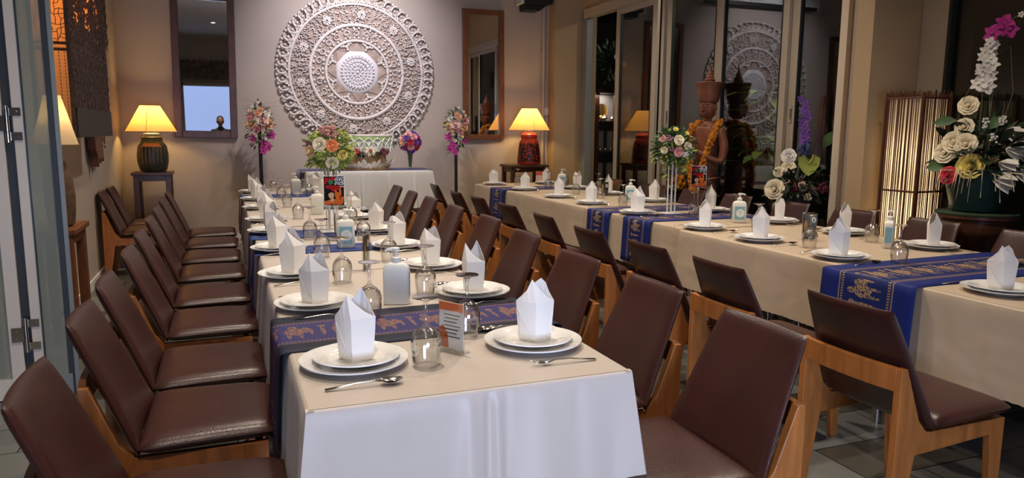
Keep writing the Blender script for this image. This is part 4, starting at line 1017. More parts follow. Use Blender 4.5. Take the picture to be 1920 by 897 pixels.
for (nm, kind, c_, x, z, r_) in (('daisy', 'd', 'cream', 0.02, 0.245, 0.085), ('red_bloom', 'm', 'red', -0.15, 0.24, 0.06), ('red_bloom', 'm', 'burgundy', 0.20, 0.235, 0.075), ('daisy_centre', 'm', 'red', 0.02, 0.245, 0.028)):
    y = -0.21
    (daisy_mb((x, y, z), (0, -1, 0.1), r_) if kind == 'd' else fluff_mb((x, y - (0.01 if nm == 'daisy_centre' else 0), z), r_ * 0.75, 60, r_ * 0.16, 3)).build(nm, M['f_' + c_], e, smooth=kind != 'd')
foliage_mb((0.0, -0.19, 0.22), 0.05, 60, 0.05, 0.02, 3, (4.5, 0.3, 0.6)).build('foliage', M['leafdark'], e, smooth=False)
# ball bouquet in glass vase
e = empty('flower_vase', 'round purple and hot pink bouquet in a slim glass vase on the buffet table', 'vase of flowers', (2.268, 9.48, 0.906))
MB().lathe([(0.032, 0), (0.034, 0.006), (0.022, 0.03), (0.026, 0.10), (0.040, 0.22), (0.038, 0.22), (0.024, 0.10), (0.018, 0.03), (0.001, 0.02)], 18, caps=False).build('vase', M['clear'], e)
MB().lathe([(0.018, 0.03), (0.022, 0.10), (0.034, 0.215), (0.001, 0.22)], 12, caps=False).build('green_stems', mat('stems', (0.04, 0.12, 0.06), 0.6, var=0.5, vscale=30, stretch=(3, 3, 0.5)), e)
foliage_mb((0, 0, 0.34), 0.115, 160, 0.05, 0.03, 6).build('foliage', M['leafdark'], e, smooth=False)
its = []
cs = ['magenta', 'violet', 'pink', 'red', 'purple', 'peach', 'magenta', 'violet', 'pink']
for k, (u, v) in enumerate(((0.0, 0.0), (-0.4, 0.4), (0.35, 0.55), (0.05, -0.45), (0.5, 0.05), (-0.75, 0.0), (-0.5, -0.5), (0.78, 0.4), (0.65, -0.45), (-0.2, 0.82), (0.45, 0.85), (-0.75, 0.45), (0.15, -0.8), (0.95, 0.0))):
    its.append(('rose', ['red', 'violet', 'pink', 'pink', 'purple', 'peach', 'magenta', 'magenta', 'red', 'pink', 'purple', 'pink', 'purple', 'magenta'][k], u, v, 0.34))
blooms(e, (0, 0, 0.345), 0.128, its, R(-10))

# ------------------------------------------------------------------ carved mandala panel
e = empty('carved_wall_panel', 'huge round whitewashed carved wooden mandala hung on the back wall', 'wall carving', (1.69, YB, 2.16))
RM = 1.035
def P2(r, a, d): return (r * math.cos(a), -d, r * math.sin(a))
b = MB(); b.lathe([(RM * 0.93, 0), (RM * 0.93, 0.022), (0.001, 0.022)], 96, caps=False).xf(Matrix.Rotation(R(90), 4, 'X'))
b.build('ground_disc', M['carvedbase'], e)
for (r_, t_) in ((0.842, 0.018), (0.585, 0.022), (0.392, 0.018)):
    b = MB(); b.tube([P2(r_ * RM, 2 * PI * k / 96, 0.035) for k in range(96)], t_, 8, True); b.build('ring_moulding', M['carved'], e)
b = MB()    # outer scroll border
for k in range(56):
    a = 2 * PI * k / 56
    for (rc, q, fl) in ((0.925, 0.062, 1),):
        line = []
        for i in range(12):
            t = -0.5 + 4.9 * i / 11
            line.append(P2(rc * RM, a, 0.030) if False else ((rc * RM + q * RM * math.cos(t)) * math.cos(a) - q * 0.72 * RM * math.sin(t) * math.sin(a), -0.030 - 0.008 * (i % 3), (rc * RM + q * RM * math.cos(t)) * math.sin(a) + q * 0.72 * RM * math.sin(t) * math.cos(a)))
        b.tube(line, [0.010 + 0.006 * math.sin(PI * i / 11) for i in range(12)], 6)
    a3 = a + PI / 56
    b.ball(P2(0.985 * RM, a3, 0.025), 0.020, 8, 5, (1, 0.7, 1)); b.ball(P2(0.872 * RM, a3, 0.03), 0.016, 6, 5)
    b.ball(P2(0.925 * RM, a, 0.025), 0.017, 6, 5)
b.build('scroll_border', M['carved'], e, sharp=180)
b = MB(); rr = random.Random(12)   # wide filigree zone
for ring, n in ((0.618, 60), (0.655, 66), (0.690, 70), (0.728, 76), (0.766, 80), (0.805, 84)):
    for k in range(n):
        a = 2 * PI * (k + rr.uniform(-0.3, 0.3)) / n; rc = ring * RM + rr.uniform(-0.012, 0.012); q = rr.uniform(0.014, 0.027); ph = rr.uniform(0, 6.28)
        line = [(rc * math.cos(a) + q * (1 - 0.08 * i) * math.cos(ph + i * 0.85), -0.030 - rr.uniform(0, 0.012), rc * math.sin(a) + q * (1 - 0.08 * i) * math.sin(ph + i * 0.85)) for i in range(rr.choice((5, 6, 7)))]
        b.tube(line, 0.0075, 5)
b.build('filigree', M['carved'], e, sharp=180)
b = MB()
for k in range(10):
    a = 2 * PI * (k + 0.35) / 10; c_ = P2(0.715 * RM, a, 0.04)
    for j in range(8):
        q = 2 * PI * j / 8; b.ball((c_[0] + 0.042 * math.cos(q), c_[1], c_[2] + 0.042 * math.sin(q)), 0.019, 8, 5, (1, 0.7, 1))
    b.tube([(c_[0] + 0.020 * math.cos(2 * PI * j / 12), c_[1] - 0.01, c_[2] + 0.020 * math.sin(2 * PI * j / 12)) for j in range(12)], 0.009, 6, True)
b.build('carved_rosettes', M['carved'], e, sharp=180)
b = MB()    # inner scroll zone
for k in range(24):
    a = 2 * PI * k / 24; c_ = P2(0.488 * RM, a, 0.032); ph = a + (PI if k % 2 else 0); q = 0.048
    b.tube([(c_[0] + q * (1 - 0.045 * i) * math.cos(ph + i * 0.55), -0.034, c_[2] + q * (1 - 0.045 * i) * math.sin(ph + i * 0.55)) for i in range(15)], [0.011 - 0.0004 * i for i in range(15)], 6)
    for rq in (0.430, 0.548):
        for s in (-0.25, 0.25):
            c2 = P2(rq * RM, a + s * 2 * PI / 24 * 1.1 + PI / 24, 0.03); b.ball(c2, 0.018, 6, 5, (1, 0.8, 1))
b.build('inner_scrollwork', M['carved'], e, sharp=180)
b = MB()    # lotus rays between ring and heart
for k in range(8):
    a = 2 * PI * k / 8 + PI / 2
    pts = [P2(0.20 * RM, a - 0.34, 0.026), P2(0.285 * RM, a - 0.25, 0.032), P2(0.372 * RM, a, 0.030), P2(0.285 * RM, a + 0.25, 0.032), P2(0.20 * RM, a + 0.34, 0.026)]
    b.add(pts + [P2(0.26 * RM, a, 0.040)], [(0, 1, 5), (1, 2, 5), (2, 3, 5), (3, 4, 5)])
b.build('lotus_rays', mat('tan_rubbed_carving', (0.40, 0.30, 0.24), 0.8, bump=0.3, bscale=30, var=0.2), e, smooth=False)
b = MB()
for k in range(8):
    a = 2 * PI * (k + 0.5) / 8 + PI / 2; c_ = P2(0.335 * RM, a, 0.03)
    for (dr, da, q) in ((0, 0, 0.02), (0.02, 0.09, 0.016), (0.02, -0.09, 0.016), (-0.035, 0, 0.015), (0.03, 0.17, 0.012), (0.03, -0.17, 0.012)):
        c2 = P2(0.335 * RM + dr, a + da, 0.035); b.ball(c2, q * 1.2, 7, 5, (1, 0.7, 1))
b.build('corner_leaves', M['carved'], e, sharp=180)
b = MB()    # heart: a shallow dome with concentric petalled rings
b.lathe([(0.275 * RM, 0.022), (0.255 * RM, 0.045), (0.19 * RM, 0.055), (0.001, 0.05)], 64, caps=False).xf(Matrix.Rotation(R(90), 4, 'X'))
for (r_, n) in ((0.185, 30), (0.135, 24), (0.088, 18), (0.042, 10)):
    b.tube([P2(r_ * RM, 2 * PI * k / 64, 0.060) for k in range(64)], 0.011, 6, True)
    for k in range(n):
        b.ball(P2((r_ + 0.018) * RM, 2 * PI * k / n, 0.058), 0.0165, 6, 4)
b.ball((0, -0.062, 0), 0.024, 10, 8)
b.build('flower_heart', mat('bright_whitewash', (0.70, 0.66, 0.66), 0.7, bump=0.1, bscale=40), e, sharp=60)
# screen case above it (seen reflected in the glass doors)
e = empty('roller_screen_case', 'long pale roller screen case high on the back wall above the carved panel', 'screen case', (1.75, YB, 3.46))
MB().box(-1.15, -0.14, 0, 1.15, 0, 0.12).build('housing', M['white'], e, smooth=False, bevel=0.01)
MB().box(-1.13, -0.12, -0.05, 1.13, -0.03, 0).build('screen_roll', M['black'], e, smooth=False)
for x_ in (-1.15, 1.13): MB().box(x_, -0.15, -0.055, x_ + 0.02, 0, 0.125).build('end_cap', M['white'], e, smooth=False)

# ------------------------------------------------------------------ mirrors
def wall_mirror(cx, cz, hw, hh, fw_, label, material, yaw=0, roll=0, d=0.05):
    e = empty('wall_mirror', label, 'mirror', (cx, YB - 0.003, cz)); e.rotation_euler = (0, roll, yaw)
    for s in (-1, 1):
        MB().box(min(s * hw, s * (hw - fw_)), -d, -hh, max(s * hw, s * (hw - fw_)), 0, hh).build('frame_stile', material, e, smooth=False, bevel=0.006)
        MB().box(-hw + fw_, -d + 0.002, min(s * hh, s * (hh - fw_)), hw - fw_, 0, max(s * hh, s * (hh - fw_))).build('frame_rail', material, e, smooth=False, bevel=0.006)
    MB().box(-hw + fw_, -0.022, -hh + fw_, hw - fw_, -0.016, hh - fw_).build('mirror_glass', M['mirror'], e, smooth=False)
    return e
wall_mirror(-0.175, 2.17, 0.362, 0.872, 0.085, 'tall dark wood framed mirror on the back wall left of the carved panel', M['darkwood'], R(0.0), R(0.9))
wall_mirror(3.452, 2.180, 0.305, 0.897, 0.075, 'tall reddish wood framed mirror on the back wall right of the carved panel', M['redwood'], 0, R(-0.4))

# wall speaker
e = empty('wall_speaker', 'black speaker on a bracket high in the right back corner', 'speaker', (4.15, 9.82, 3.15))
MB().prism([(-0.24, 0.0), (0.24, 0.02), (0.24, 0.2), (-0.24, 0.2)], 'y', -0.12, 0.10).build('cabinet', M['black'], e, smooth=False, bevel=0.01)
MB().box(-0.245, -0.13, 0.0, -0.20, 0.11, 0.205).build('end_panel', M['white'], e, smooth=False, bevel=0.01)
MB().prism([(-0.15, -0.07), (0.07, -0.07), (0.17, 0.01), (-0.16, 0.01)], 'y', -0.05, 0.18).build('bracket', M['black'], e, smooth=False, bevel=0.006)

# ------------------------------------------------------------------ lamps on side tables
def shade_mat(name, col_, strength_, em):
    m = bpy.data.materials.new(name); m.use_nodes = True; nt = m.node_tree; nt.nodes.clear()
    out = N(nt, 'ShaderNodeOutputMaterial'); mx = N(nt, 'ShaderNodeMixShader'); mx.inputs[0].default_value = 0.55
    d = N(nt, 'ShaderNodeBsdfDiffuse'); d.inputs[0].default_value = (*col_, 1); t_ = N(nt, 'ShaderNodeBsdfTranslucent'); t_.inputs[0].default_value = (*strength_, 1)
    nt.links.new(d.outputs[0], mx.inputs[1]); nt.links.new(t_.outputs[0], mx.inputs[2]); nt.links.new(mx.outputs[0], out.inputs[0])
    return m
M['shade'] = shade_mat('fabric_lampshade', (0.78, 0.66, 0.40), (0.95, 0.62, 0.22), 0)
M['shadecream'] = shade_mat('cream_lampshade', (0.85, 0.74, 0.55), (0.9, 0.72, 0.42), 0)
def table_lamp(loc, label, H, rb, rt, jar, jarmat, power, shade='shade', col_=(1.0, 0.62, 0.22), rope=False):
    e = empty('table_lamp', label, 'lamp', loc)
    z0 = H - 0.30 if H > 0.5 else H - 0.2
    MB().lathe(jar, 32, caps=False).build('jar_base', jarmat, e)
    MB().lathe([(0.008, jar[-1][1] - 0.02), (0.008, z0 + 0.12), (0.02, z0 + 0.13), (0.02, z0 + 0.16)], 10).build('stem', M['steel'], e)
    sh = MB(); sh.lathe([(rb, z0), (rt, H)], 40, caps=False)
    sh.build('lampshade', M[shade], e)
    tr_ = MB(); tr_.tube([(rb * math.cos(2 * PI * k / 40), rb * math.sin(2 * PI * k / 40), z0) for k in range(40)], 0.005, 6, True); tr_.tube([(rt * math.cos(2 * PI * k / 40), rt * math.sin(2 * PI * k / 40), H) for k in range(40)], 0.004, 6, True)
    tr_.tube([(rb * math.cos(-1.7), rb * math.sin(-1.7), z0), (rt * math.cos(-1.7), rt * math.sin(-1.7), H)], 0.003, 5)
    tr_.build('shade_trim', mat('shade_trim_tan', (0.42, 0.30, 0.14), 0.7), e)
    MB().ball((0, 0, z0 + 0.17), 0.032, 14, 10, (1, 1, 1.25)).build('bulb', emis('warm_bulb', (1.0, 0.70, 0.32), 9.0), e)
    l = bpy.data.lights.new('bulb_light', 'POINT'); l.energy = power; l.color = col_; l.shadow_soft_size = 0.045
    lo = bpy.data.objects.new('bulb_light', l); col.objects.link(lo); lo.parent = e; lo.location = (0, 0, z0 + 0.17)
    try: bpy.data.objects[-1]
    except Exception: pass
    return e
jar_red = [(0.10, 0.0), (0.158, 0.01), (0.165, 0.03), (0.160, 0.12), (0.150, 0.22), (0.135, 0.31), (0.112, 0.345), (0.106, 0.36), (0.112, 0.365), (0.112, 0.415), (0.098, 0.425), (0.09, 0.44), (0.02, 0.455), (0.02, 0.47)]
redm = mat('red_lacquer', (0.42, 0.025, 0.015), 0.35)
def lacquer(name, c1, c2):
    m = mat(name, c1, 0.4); nt = m.node_tree; b_ = nt.nodes['Principled BSDF']; tc = N(nt, 'ShaderNodeTexCoord')
    n = N(nt, 'ShaderNodeTexNoise'); n.inputs['Scale'].default_value = 16; n.inputs['Detail'].default_value = 2; n.inputs['Distortion'].default_value = 2.5
    s = N(nt, 'ShaderNodeSeparateXYZ'); nt.links.new(tc.outputs['Object'], s.inputs[0]); nt.links.new(tc.outputs['Object'], n.inputs[0])
    a = N(nt, 'ShaderNodeMath', operation='LESS_THAN'); a.inputs[1].default_value = 0.295; nt.links.new(s.outputs[2], a.inputs[0])
    c = N(nt, 'ShaderNodeMath', operation='GREATER_THAN'); c.inputs[1].default_value = 0.04; nt.links.new(s.outputs[2], c.inputs[0])
    g = N(nt, 'ShaderNodeMath', operation='GREATER_THAN'); g.inputs[1].default_value = 0.44; nt.links.new(n.outputs['Fac'], g.inputs[0])
    m1 = N(nt, 'ShaderNodeMath', operation='MULTIPLY'); m2 = N(nt, 'ShaderNodeMath', operation='MULTIPLY')
    nt.links.new(a.outputs[0], m1.inputs[0]); nt.links.new(c.outputs[0], m1.inputs[1]); nt.links.new(m1.outputs[0], m2.inputs[0]); nt.links.new(g.outputs[0], m2.inputs[1])
    mx = N(nt, 'ShaderNodeMix', data_type='RGBA'); mx.inputs[6].default_value = (*c1, 1); mx.inputs[7].default_value = (*c2, 1)
    nt.links.new(m2.outputs[0], mx.inputs[0]); nt.links.new(mx.outputs[2], b_.inputs['Base Color']); return m
lr = table_lamp((3.98, 9.55, 0.945), 'table lamp with a red and black lacquer jar base in the right back corner', 0.775, 0.288, 0.105, jar_red, lacquer('red_black_lacquer', (0.42, 0.03, 0.018), (0.02, 0.008, 0.006)), 38)
MB().lathe([(0.02, 0.455), (0.05, 0.462), (0.05, 0.470), (0.02, 0.478)], 16).build('jar_cap', M['white'], lr)
jar_dark = [(0.10, 0.0), (0.135, 0.01), (0.150, 0.04), (0.168, 0.12), (0.170, 0.20), (0.155, 0.30), (0.120, 0.345), (0.112, 0.36), (0.112, 0.40), (0.10, 0.41), (0.09, 0.425), (0.02, 0.44), (0.02, 0.46)]
ll = table_lamp((-0.775, 9.55, 0.905), 'table lamp with dark basket jar base and orange lacing in the left back corner', 0.765, 0.275, 0.105, jar_dark, mat('dark_green_brown_jar', (0.035, 0.035, 0.022), 0.45, var=0.5, vscale=40), 36)
lc = MB()
for k in range(6):
    a = -PI / 2 + (k - 2.5) * 0.24
    lc.tube([(r_ * math.cos(a), r_ * math.sin(a), z) for r_, z in ((0.142, 0.06), (0.172, 0.12), (0.175, 0.20), (0.160, 0.30))], 0.005, 5)
lc.build('rope_ribs', mat('tan_rope', (0.25, 0.13, 0.05), 0.7), ll)
ol = MB()
for z in (0.295, 0.31, 0.325): ol.tube([((0.160 - (z - 0.295) * 1.0) * math.cos(-PI / 2 + (k - 5) * 0.13), (0.160 - (z - 0.295) * 1.0) * math.sin(-PI / 2 + (k - 5) * 0.13), z + 0.004 * (k % 2)) for k in range(11)], 0.006, 5)
ol.build('orange_lacing', mat('orange_cord', (0.55, 0.14, 0.02), 0.6), ll)
MB().lathe([(0.03, 0.425), (0.09, 0.43), (0.09, 0.445), (0.03, 0.45)], 16).build('jar_cap', M['white'], ll)

def side_table(loc, label, hx, hy, H, material):
    e = empty('side_table', label, 'side table', loc)
    MB().box(-hx, -hy, H - 0.035, hx, hy, H).build('tabletop', material, e, smooth=False, bevel=0.005)
    MB().box(-hx + 0.03, -hy + 0.03, H - 0.10, hx - 0.03, hy - 0.03, H - 0.035).build('apron', material, e, smooth=False, bevel=0.003)
    for sx in (-1, 1):
        for sy in (-1, 1):
            MB().box(min(sx * (hx - 0.02), sx * (hx - 0.075)), min(sy * (hy - 0.02), sy * (hy - 0.075)), 0, max(sx * (hx - 0.02), sx * (hx - 0.075)), max(sy * (hy - 0.02), sy * (hy - 0.075)), H - 0.035).build('leg', material, e, smooth=False, bevel=0.004)
    MB().box(-hx + 0.06, -0.015, 0.22, hx - 0.06, 0.015, 0.26).build('stretcher', material, e, smooth=False)
    return e
side_table((-0.785, 9.58, 0), 'dark wooden side table under the left corner lamp', 0.215, 0.22, 0.905, M['darkwood'])
side_table((3.93, 9.60, 0), 'dark wooden side table under the red lamp in the right corner', 0.285, 0.22, 0.945, M['darkwood'])
side_table((-0.985, 5.25, 0), 'reddish wooden side table against the left wall beside the folded glass doors', 0.135, 0.25, 0.80, M['redwood'])
jar_sm = [(0.05, 0.0), (0.07, 0.01), (0.08, 0.08), (0.085, 0.18), (0.075, 0.30), (0.05, 0.36), (0.045, 0.40), (0.01, 0.41)]
table_lamp((-0.955, 5.22, 0.802), 'small cream-shaded table lamp partly hidden by the folded glass doors', 0.80, 0.122, 0.045, jar_sm, mat('brown_ribbed_base', (0.10, 0.055, 0.03), 0.5, var=0.4, vscale=30), 1.6, 'shadecream', (1.0, 0.72, 0.45))

# ------------------------------------------------------------------ big woven wall lantern on the left wall
e = empty('wall_lantern', 'large dark woven bamboo lantern box glowing orange on the left wall', 'lantern', (-1.015, 6.42, 1.34))
X0, X1, Y0, Y1 = -0.105, 0.105, -0.80, 0.80
def glow_mat(name, c1, c2, st):
    m = bpy.data.materials.new(name); m.use_nodes = True; nt = m.node_tree; b_ = nt.nodes['Principled BSDF']
    tc = N(nt, 'ShaderNodeTexCoord'); n = N(nt, 'ShaderNodeTexNoise'); n.inputs['Scale'].default_value = 5; nt.links.new(tc.outputs['Object'], n.inputs[0])
    b_.inputs['Base Color'].default_value = (*c1, 1); b_.inputs['Emission Color'].default_value = (*c2, 1); b_.inputs['Emission Strength'].default_value = st; b_.inputs['Roughness'].default_value = 0.8
    return m
M['glow'] = shade_mat('orange_paper', (0.85, 0.55, 0.30), (0.95, 0.66, 0.36), 0)
# paper skins
MB().box(X0 + 0.01, Y0 + 0.01, 0.58, X1 - 0.012, Y0 + 0.014, 1.55).box(X0 + 0.01, Y0 + 0.01, 0.02, X1 - 0.012, Y0 + 0.014, 0.56).build('paper_end', M['glow'], e, smooth=False)
MB().box(X1 - 0.016, Y0 + 0.02, 0.60, X1 - 0.012, Y1 - 0.02, 1.55).build('paper_side', M['glow'], e, smooth=False)
fr_ = MB()
for (a_, b_) in ((X0, Y0), (X1, Y0), (X1, Y1)): fr_.box(a_ - 0.012, b_ - 0.012, 0, a_ + 0.012, b_ + 0.012, 1.6)
for z in (0.0, 0.56, 0.60, 1.08, 1.56):
    fr_.box(X0, Y0 - 0.010, z, X1, Y0 + 0.006, z + 0.018); fr_.box(X1 - 0.006, Y0, z, X1 + 0.014, Y1, z + 0.022)
fr_.build('frame', M['wicker'], e, smooth=False)
# cracked lattice over the lit end
lt = MB(); rr = random.Random(21)
gx = 7; gz = 30; nodes = {}
for i in range(gx + 1):
    for j in range(gz + 1): nodes[i, j] = (X0 + 0.01 + (X1 - X0 - 0.02) * i / gx + (rr.uniform(-.010, .010) if 0 < i < gx else 0), Y0 - 0.001, 0.61 + 0.93 * j / gz + rr.uniform(-.010, .010))
for i in range(gx + 1):
    for j in range(gz + 1):
        if i < gx and rr.random() < 0.72: lt.tube([nodes[i, j], nodes[i + 1, j]], 0.0022, 4)
        if j < gz and rr.random() < 0.72: lt.tube([nodes[i, j], nodes[i, j + 1]], 0.0022, 4)
for k in range(6):
    x_ = X0 + 0.02 + k * 0.032
    for j in range(24): lt.box(x_, Y0 + 0.003, 0.025 + j * 0.0225, x_ + 0.0035, Y0 + 0.008, 0.038 + j * 0.0225)
lt.build('end_lattice', M['wicker'], e, smooth=False)
# wicker over the long side: dense weave with ragged holes in the upper part
wk = MB(); rr = random.Random(31); X = X1 + 0.004
ny, nz = 80, 78
for i in range(ny):
    for j in range(nz):
        y = Y0 + (Y1 - Y0) * i / ny; z = 0.02 + 1.54 * j / nz
        up_ = z > 0.62
        if up_:
            c_ = min(abs(y + 0.52), abs(y + 0.06), abs(y - 0.40)); prob = 0.38 if c_ < 0.12 and z > 0.78 else (0.66 if c_ < 0.19 else 0.93)
        else: prob = 0.995
        if rr.random() < prob:
            o_ = rr.uniform(0, 0.008); wk.box(X + o_ * 0.4, y, z, X + 0.006 + o_, y + (Y1 - Y0) / ny * rr.uniform(0.9, 1.15), z + 1.54 / nz * rr.uniform(0.85, 1.2))
wk.build('woven_side', M['wicker'], e, smooth=False)
MB().box(X1 + 0.004, Y0, 0.0, X1 + 0.022, Y1, 0.20).build('lower_band', mat('black_cloth_band', (0.02, 0.014, 0.012), 0.7, bump=0.6, bscale=50), e, smooth=False)
MB().box(X1 - 0.010, Y0, 0.0, X1 + 0.003, Y1, 0.56).box(X0, Y1 - 0.01, 0, X1, Y1, 1.6).build('backing_board', M['wicker'], e, smooth=False)
fg = MB(); rr = random.Random(2)
for k in range(170):
    z = 0.78 + 0.85 * rr.random(); fg.tube([(X1 + 0.01, Y1 - 0.02 + rr.uniform(-0.02, 0.02), z), (X1 + rr.uniform(0.0, 0.03), Y1 + rr.uniform(0.02, 0.10), z + rr.uniform(-0.03, 0.01)), (X1 + 0.01, Y1 + rr.uniform(0.05, 0.16), z - rr.uniform(0.01, 0.08))], 0.0035, 4)
fg.build('raffia_fringe', M['fringe'], e)
for (y, z) in ((-0.52, 1.05), (-0.06, 1.05), (0.40, 1.05)):
    l = bpy.data.lights.new('lantern_bulb', 'POINT'); l.energy = 14.0; l.color = (1.0, 0.66, 0.32); l.shadow_soft_size = 0.03
    lo = bpy.data.objects.new('lantern_bulb', l); col.objects.link(lo); lo.parent = e; lo.location = (0.03, y - 0.1, z)
    MB().ball((-0.04, y - 0.1, z), 0.025, 10, 8).build('bulb', emis('lantern_bulb_glow', (1.0, 0.72, 0.35), 30), e)
# the ragged bark strip hung past the lantern
hs = empty('bark_hanging', 'ragged brown bark strip with raffia edge hanging on the wall past the woven lantern', 'wall hanging', (XL + 0.02, 7.65, 1.12))
rr = random.Random(9); b = MB(); n = 20; L_ = []; R2 = []
pts = [(-0.26, 0.86), (0.06, 0.84), (0.14, 0.76), (0.16, 0.55), (0.13, 0.35), (0.17, 0.12), (0.19, -0.02), (0.10, 0.02), (0.02, -0.03), (-0.05, 0.04), (-0.13, -0.06), (-0.16, 0.04), (-0.26, 0.10)]
b.prism(pts, 'x', 0.0, 0.06); b.build('bark_sheet', mat('brown_bark', (0.14, 0.055, 0.035), 0.8, bump=0.8, bscale=18, var=0.5, vscale=14, stretch=(2, 2, 0.3)), hs, smooth=False)
b = MB()
for k in range(110):
    z = rr.uniform(0.12, 0.80); b.tube([(0.06, 0.12, z), (0.08, 0.17, z - 0.01), (0.07, 0.18 + rr.uniform(0, 0.06), z - rr.uniform(0, 0.05))], 0.003, 4)
b.build('raffia_edge', M['fringe'], hs)

# ------------------------------------------------------------------ bamboo floor lantern beside the middle pier
e = empty('floor_lantern', 'tall square floor lantern of dark bamboo slats over lit cream paper beside the pier', 'floor lamp', (4.745, 4.00, 0), R(3))
hw = 0.148; HH = 1.69
def face_pts(t):   # walk round the square
    t = t % 4
    k = int(t); f = t - k; c = [(-hw, -hw), (hw, -hw), (hw, hw), (-hw, hw)]
    a, b_ = c[k], c[(k + 1) % 4]; return a[0] + (b_[0] - a[0]) * f, a[1] + (b_[1] - a[1]) * f
paper = MB(); q = hw - 0.012
for (x0, y0, x1, y1) in ((-q, -q, q, -q + 0.002), (q - 0.002, -q, q, q), (-q, q - 0.002, q, q), (-q, -q, -q + 0.002, q)): paper.box(x0, y0, 0.12, x1, y1, HH - 0.03)
paper.build('paper_shade', shade_mat('cream_rice_paper', (0.86, 0.80, 0.70), (0.92, 0.87, 0.76), 0), e, smooth=False)
rr = random.Random(17); sl = MB(); NS = 76
for k in range(NS):
    t = 4 * k / NS; x, y = face_pts(t); x2, y2 = face_pts(t + rr.uniform(-0.035, 0.035))
    r_ = rr.choice((0.0036, 0.0045, 0.0055, 0.0030)); sl.tube([(x, y, 0.05), ((x + x2) / 2 + rr.uniform(-.002, .002), (y + y2) / 2, 0.8), (x2, y2, HH + rr.uniform(-0.005, 0.03))], r_, 5)
sl.build('bamboo_slats', M['darkwood'], e)
fr_ = MB()
for (cx, cy) in ((-hw, -hw), (hw, -hw), (hw, hw), (-hw, hw)): fr_.tube([(cx, cy, 0), (cx, cy, HH + 0.01)], 0.011, 8)
for z in (0.06, 0.56, 0.99, 1.40 - 0.0, HH - 0.03):
    if z == 1.40: continue
    fr_.tube([(-hw, -hw, z), (hw, -hw, z), (hw, hw, z), (-hw, hw, z)], 0.008, 6, True)
fr_.build('frame', M['darkwood'], e)
MB().box(-q, -q, 0.02, q, q, 0.06).build('base', M['darkwood'], e, smooth=False)
MB().ball((0, 0, 0.62), 0.035, 12, 8).build('bulb', emis('lantern_bulb_warm', (1.0, 0.78, 0.48), 12), e)
for z in (0.45, 0.85, 1.25):
    l = bpy.data.lights.new('floor_lantern_bulb', 'POINT'); l.energy = 5.5 - 2 * z; l.color = (1.0, 0.84, 0.66); l.shadow_soft_size = 0.04
    lo = bpy.data.objects.new('floor_lantern_bulb', l); col.objects.link(lo); lo.parent = e; lo.location = (0, 0, z)

# ------------------------------------------------------------------ big potted arrangement at the right
e = empty('pedestal_table', 'dark round pedestal stand with a green turf mat under the big flower pot', 'stand', (4.82, 3.53, 0))
MB().lathe([(0.18, 0), (0.19, 0.03), (0.15, 0.06), (0.14, 0.45), (0.17, 0.66), (0.225, 0.72), (0.235, 0.76), (0.235, 0.83), (0.25, 0.84), (0.25, 0.862), (0.001, 0.862)], 40).build('drum', M['darkwood'], e)
MB().lathe([(0.001, 0.862), (0.252, 0.862), (0.254, 0.872), (0.245, 0.878), (0.001, 0.878)], 40, caps=False).build('turf_mat', M['turf'], e)
e = empty('potted_flower_arrangement', 'large dark green pot of cream roses, white lilies and a tall white orchid spike', 'potted flowers', (4.82, 3.53, 0.879))
MB().lathe([(0.13, 0), (0.155, 0.01), (0.175, 0.08), (0.20, 0.18), (0.218, 0.26), (0.225, 0.285), (0.215, 0.295), (0.20, 0.285), (0.19, 0.25), (0.001, 0.24)], 40, caps=False).build('pot', M['stone'], e)
foliage_mb((0.02, 0, 0.40), 0.20, 150, 0.16, 0.05, 14, (1, 1, 0.9)).build('foliage', M['leafdark'], e, smooth=False)
YW = R(-55)
r_, u_, t_ = frame_of(YW)
def at2(u, v, w_=0.0): return Vector((0, 0, 0)) + r_ * u + u_ * v + t_ * w_
for (kind, c_, u, v, w_, s) in (('rose', 'cream', -0.105, 0.72, 0.05, 0.062), ('rose', 'cream', -0.115, 0.575, 0.09, 0.058), ('rose', 'cream', -0.165, 0.475, 0.12, 0.072), ('rose', 'cream', -0.095, 0.46, 0.15, 0.070), ('rose', 'cream', -0.215, 0.40, 0.10, 0.070),
        ('rose', 'yellow', -0.055, 0.315, 0.20, 0.080), ('rose', 'red', -0.18, 0.25, 0.17, 0.058)):
    rose_mb(at2(u, v, w_), t_ + r_ * u * 2 + u_ * 0.25, s * 0.95, int(v * 100), 4).build('rose', M['f_' + c_], e, sharp=180)
for k, (u, v, w_, s) in enumerate(((0.145, 0.55, 0.05, 0.075), (0.205, 0.48, 0.06, 0.07), (0.16, 0.43, 0.10, 0.07), (0.225, 0.40, 0.08, 0.065), (0.13, 0.34, 0.14, 0.075), (0.215, 0.29, 0.12, 0.065), (0.11, 0.24, 0.19, 0.085), (0.27, 0.33, 0.05, 0.06), (0.15, 0.235, 0.16, 0.06))):
    mb = MB(); d = (r_ * (0.5 + 0.1 * k % 0.4) - u_ * 0.12 + t_ * 0.45).normalized()
    for j in range(3): leaf(mb, at2(u, v, w_) - d * s * 0.5, d + u_ * (0.35 * (j - 1)) + r_ * 0.1 * (j - 1), s * 1.7, s * 1.0, u_ + t_ * 0.5, 0.3)
    mb.build('lily', M['f_white'], e)
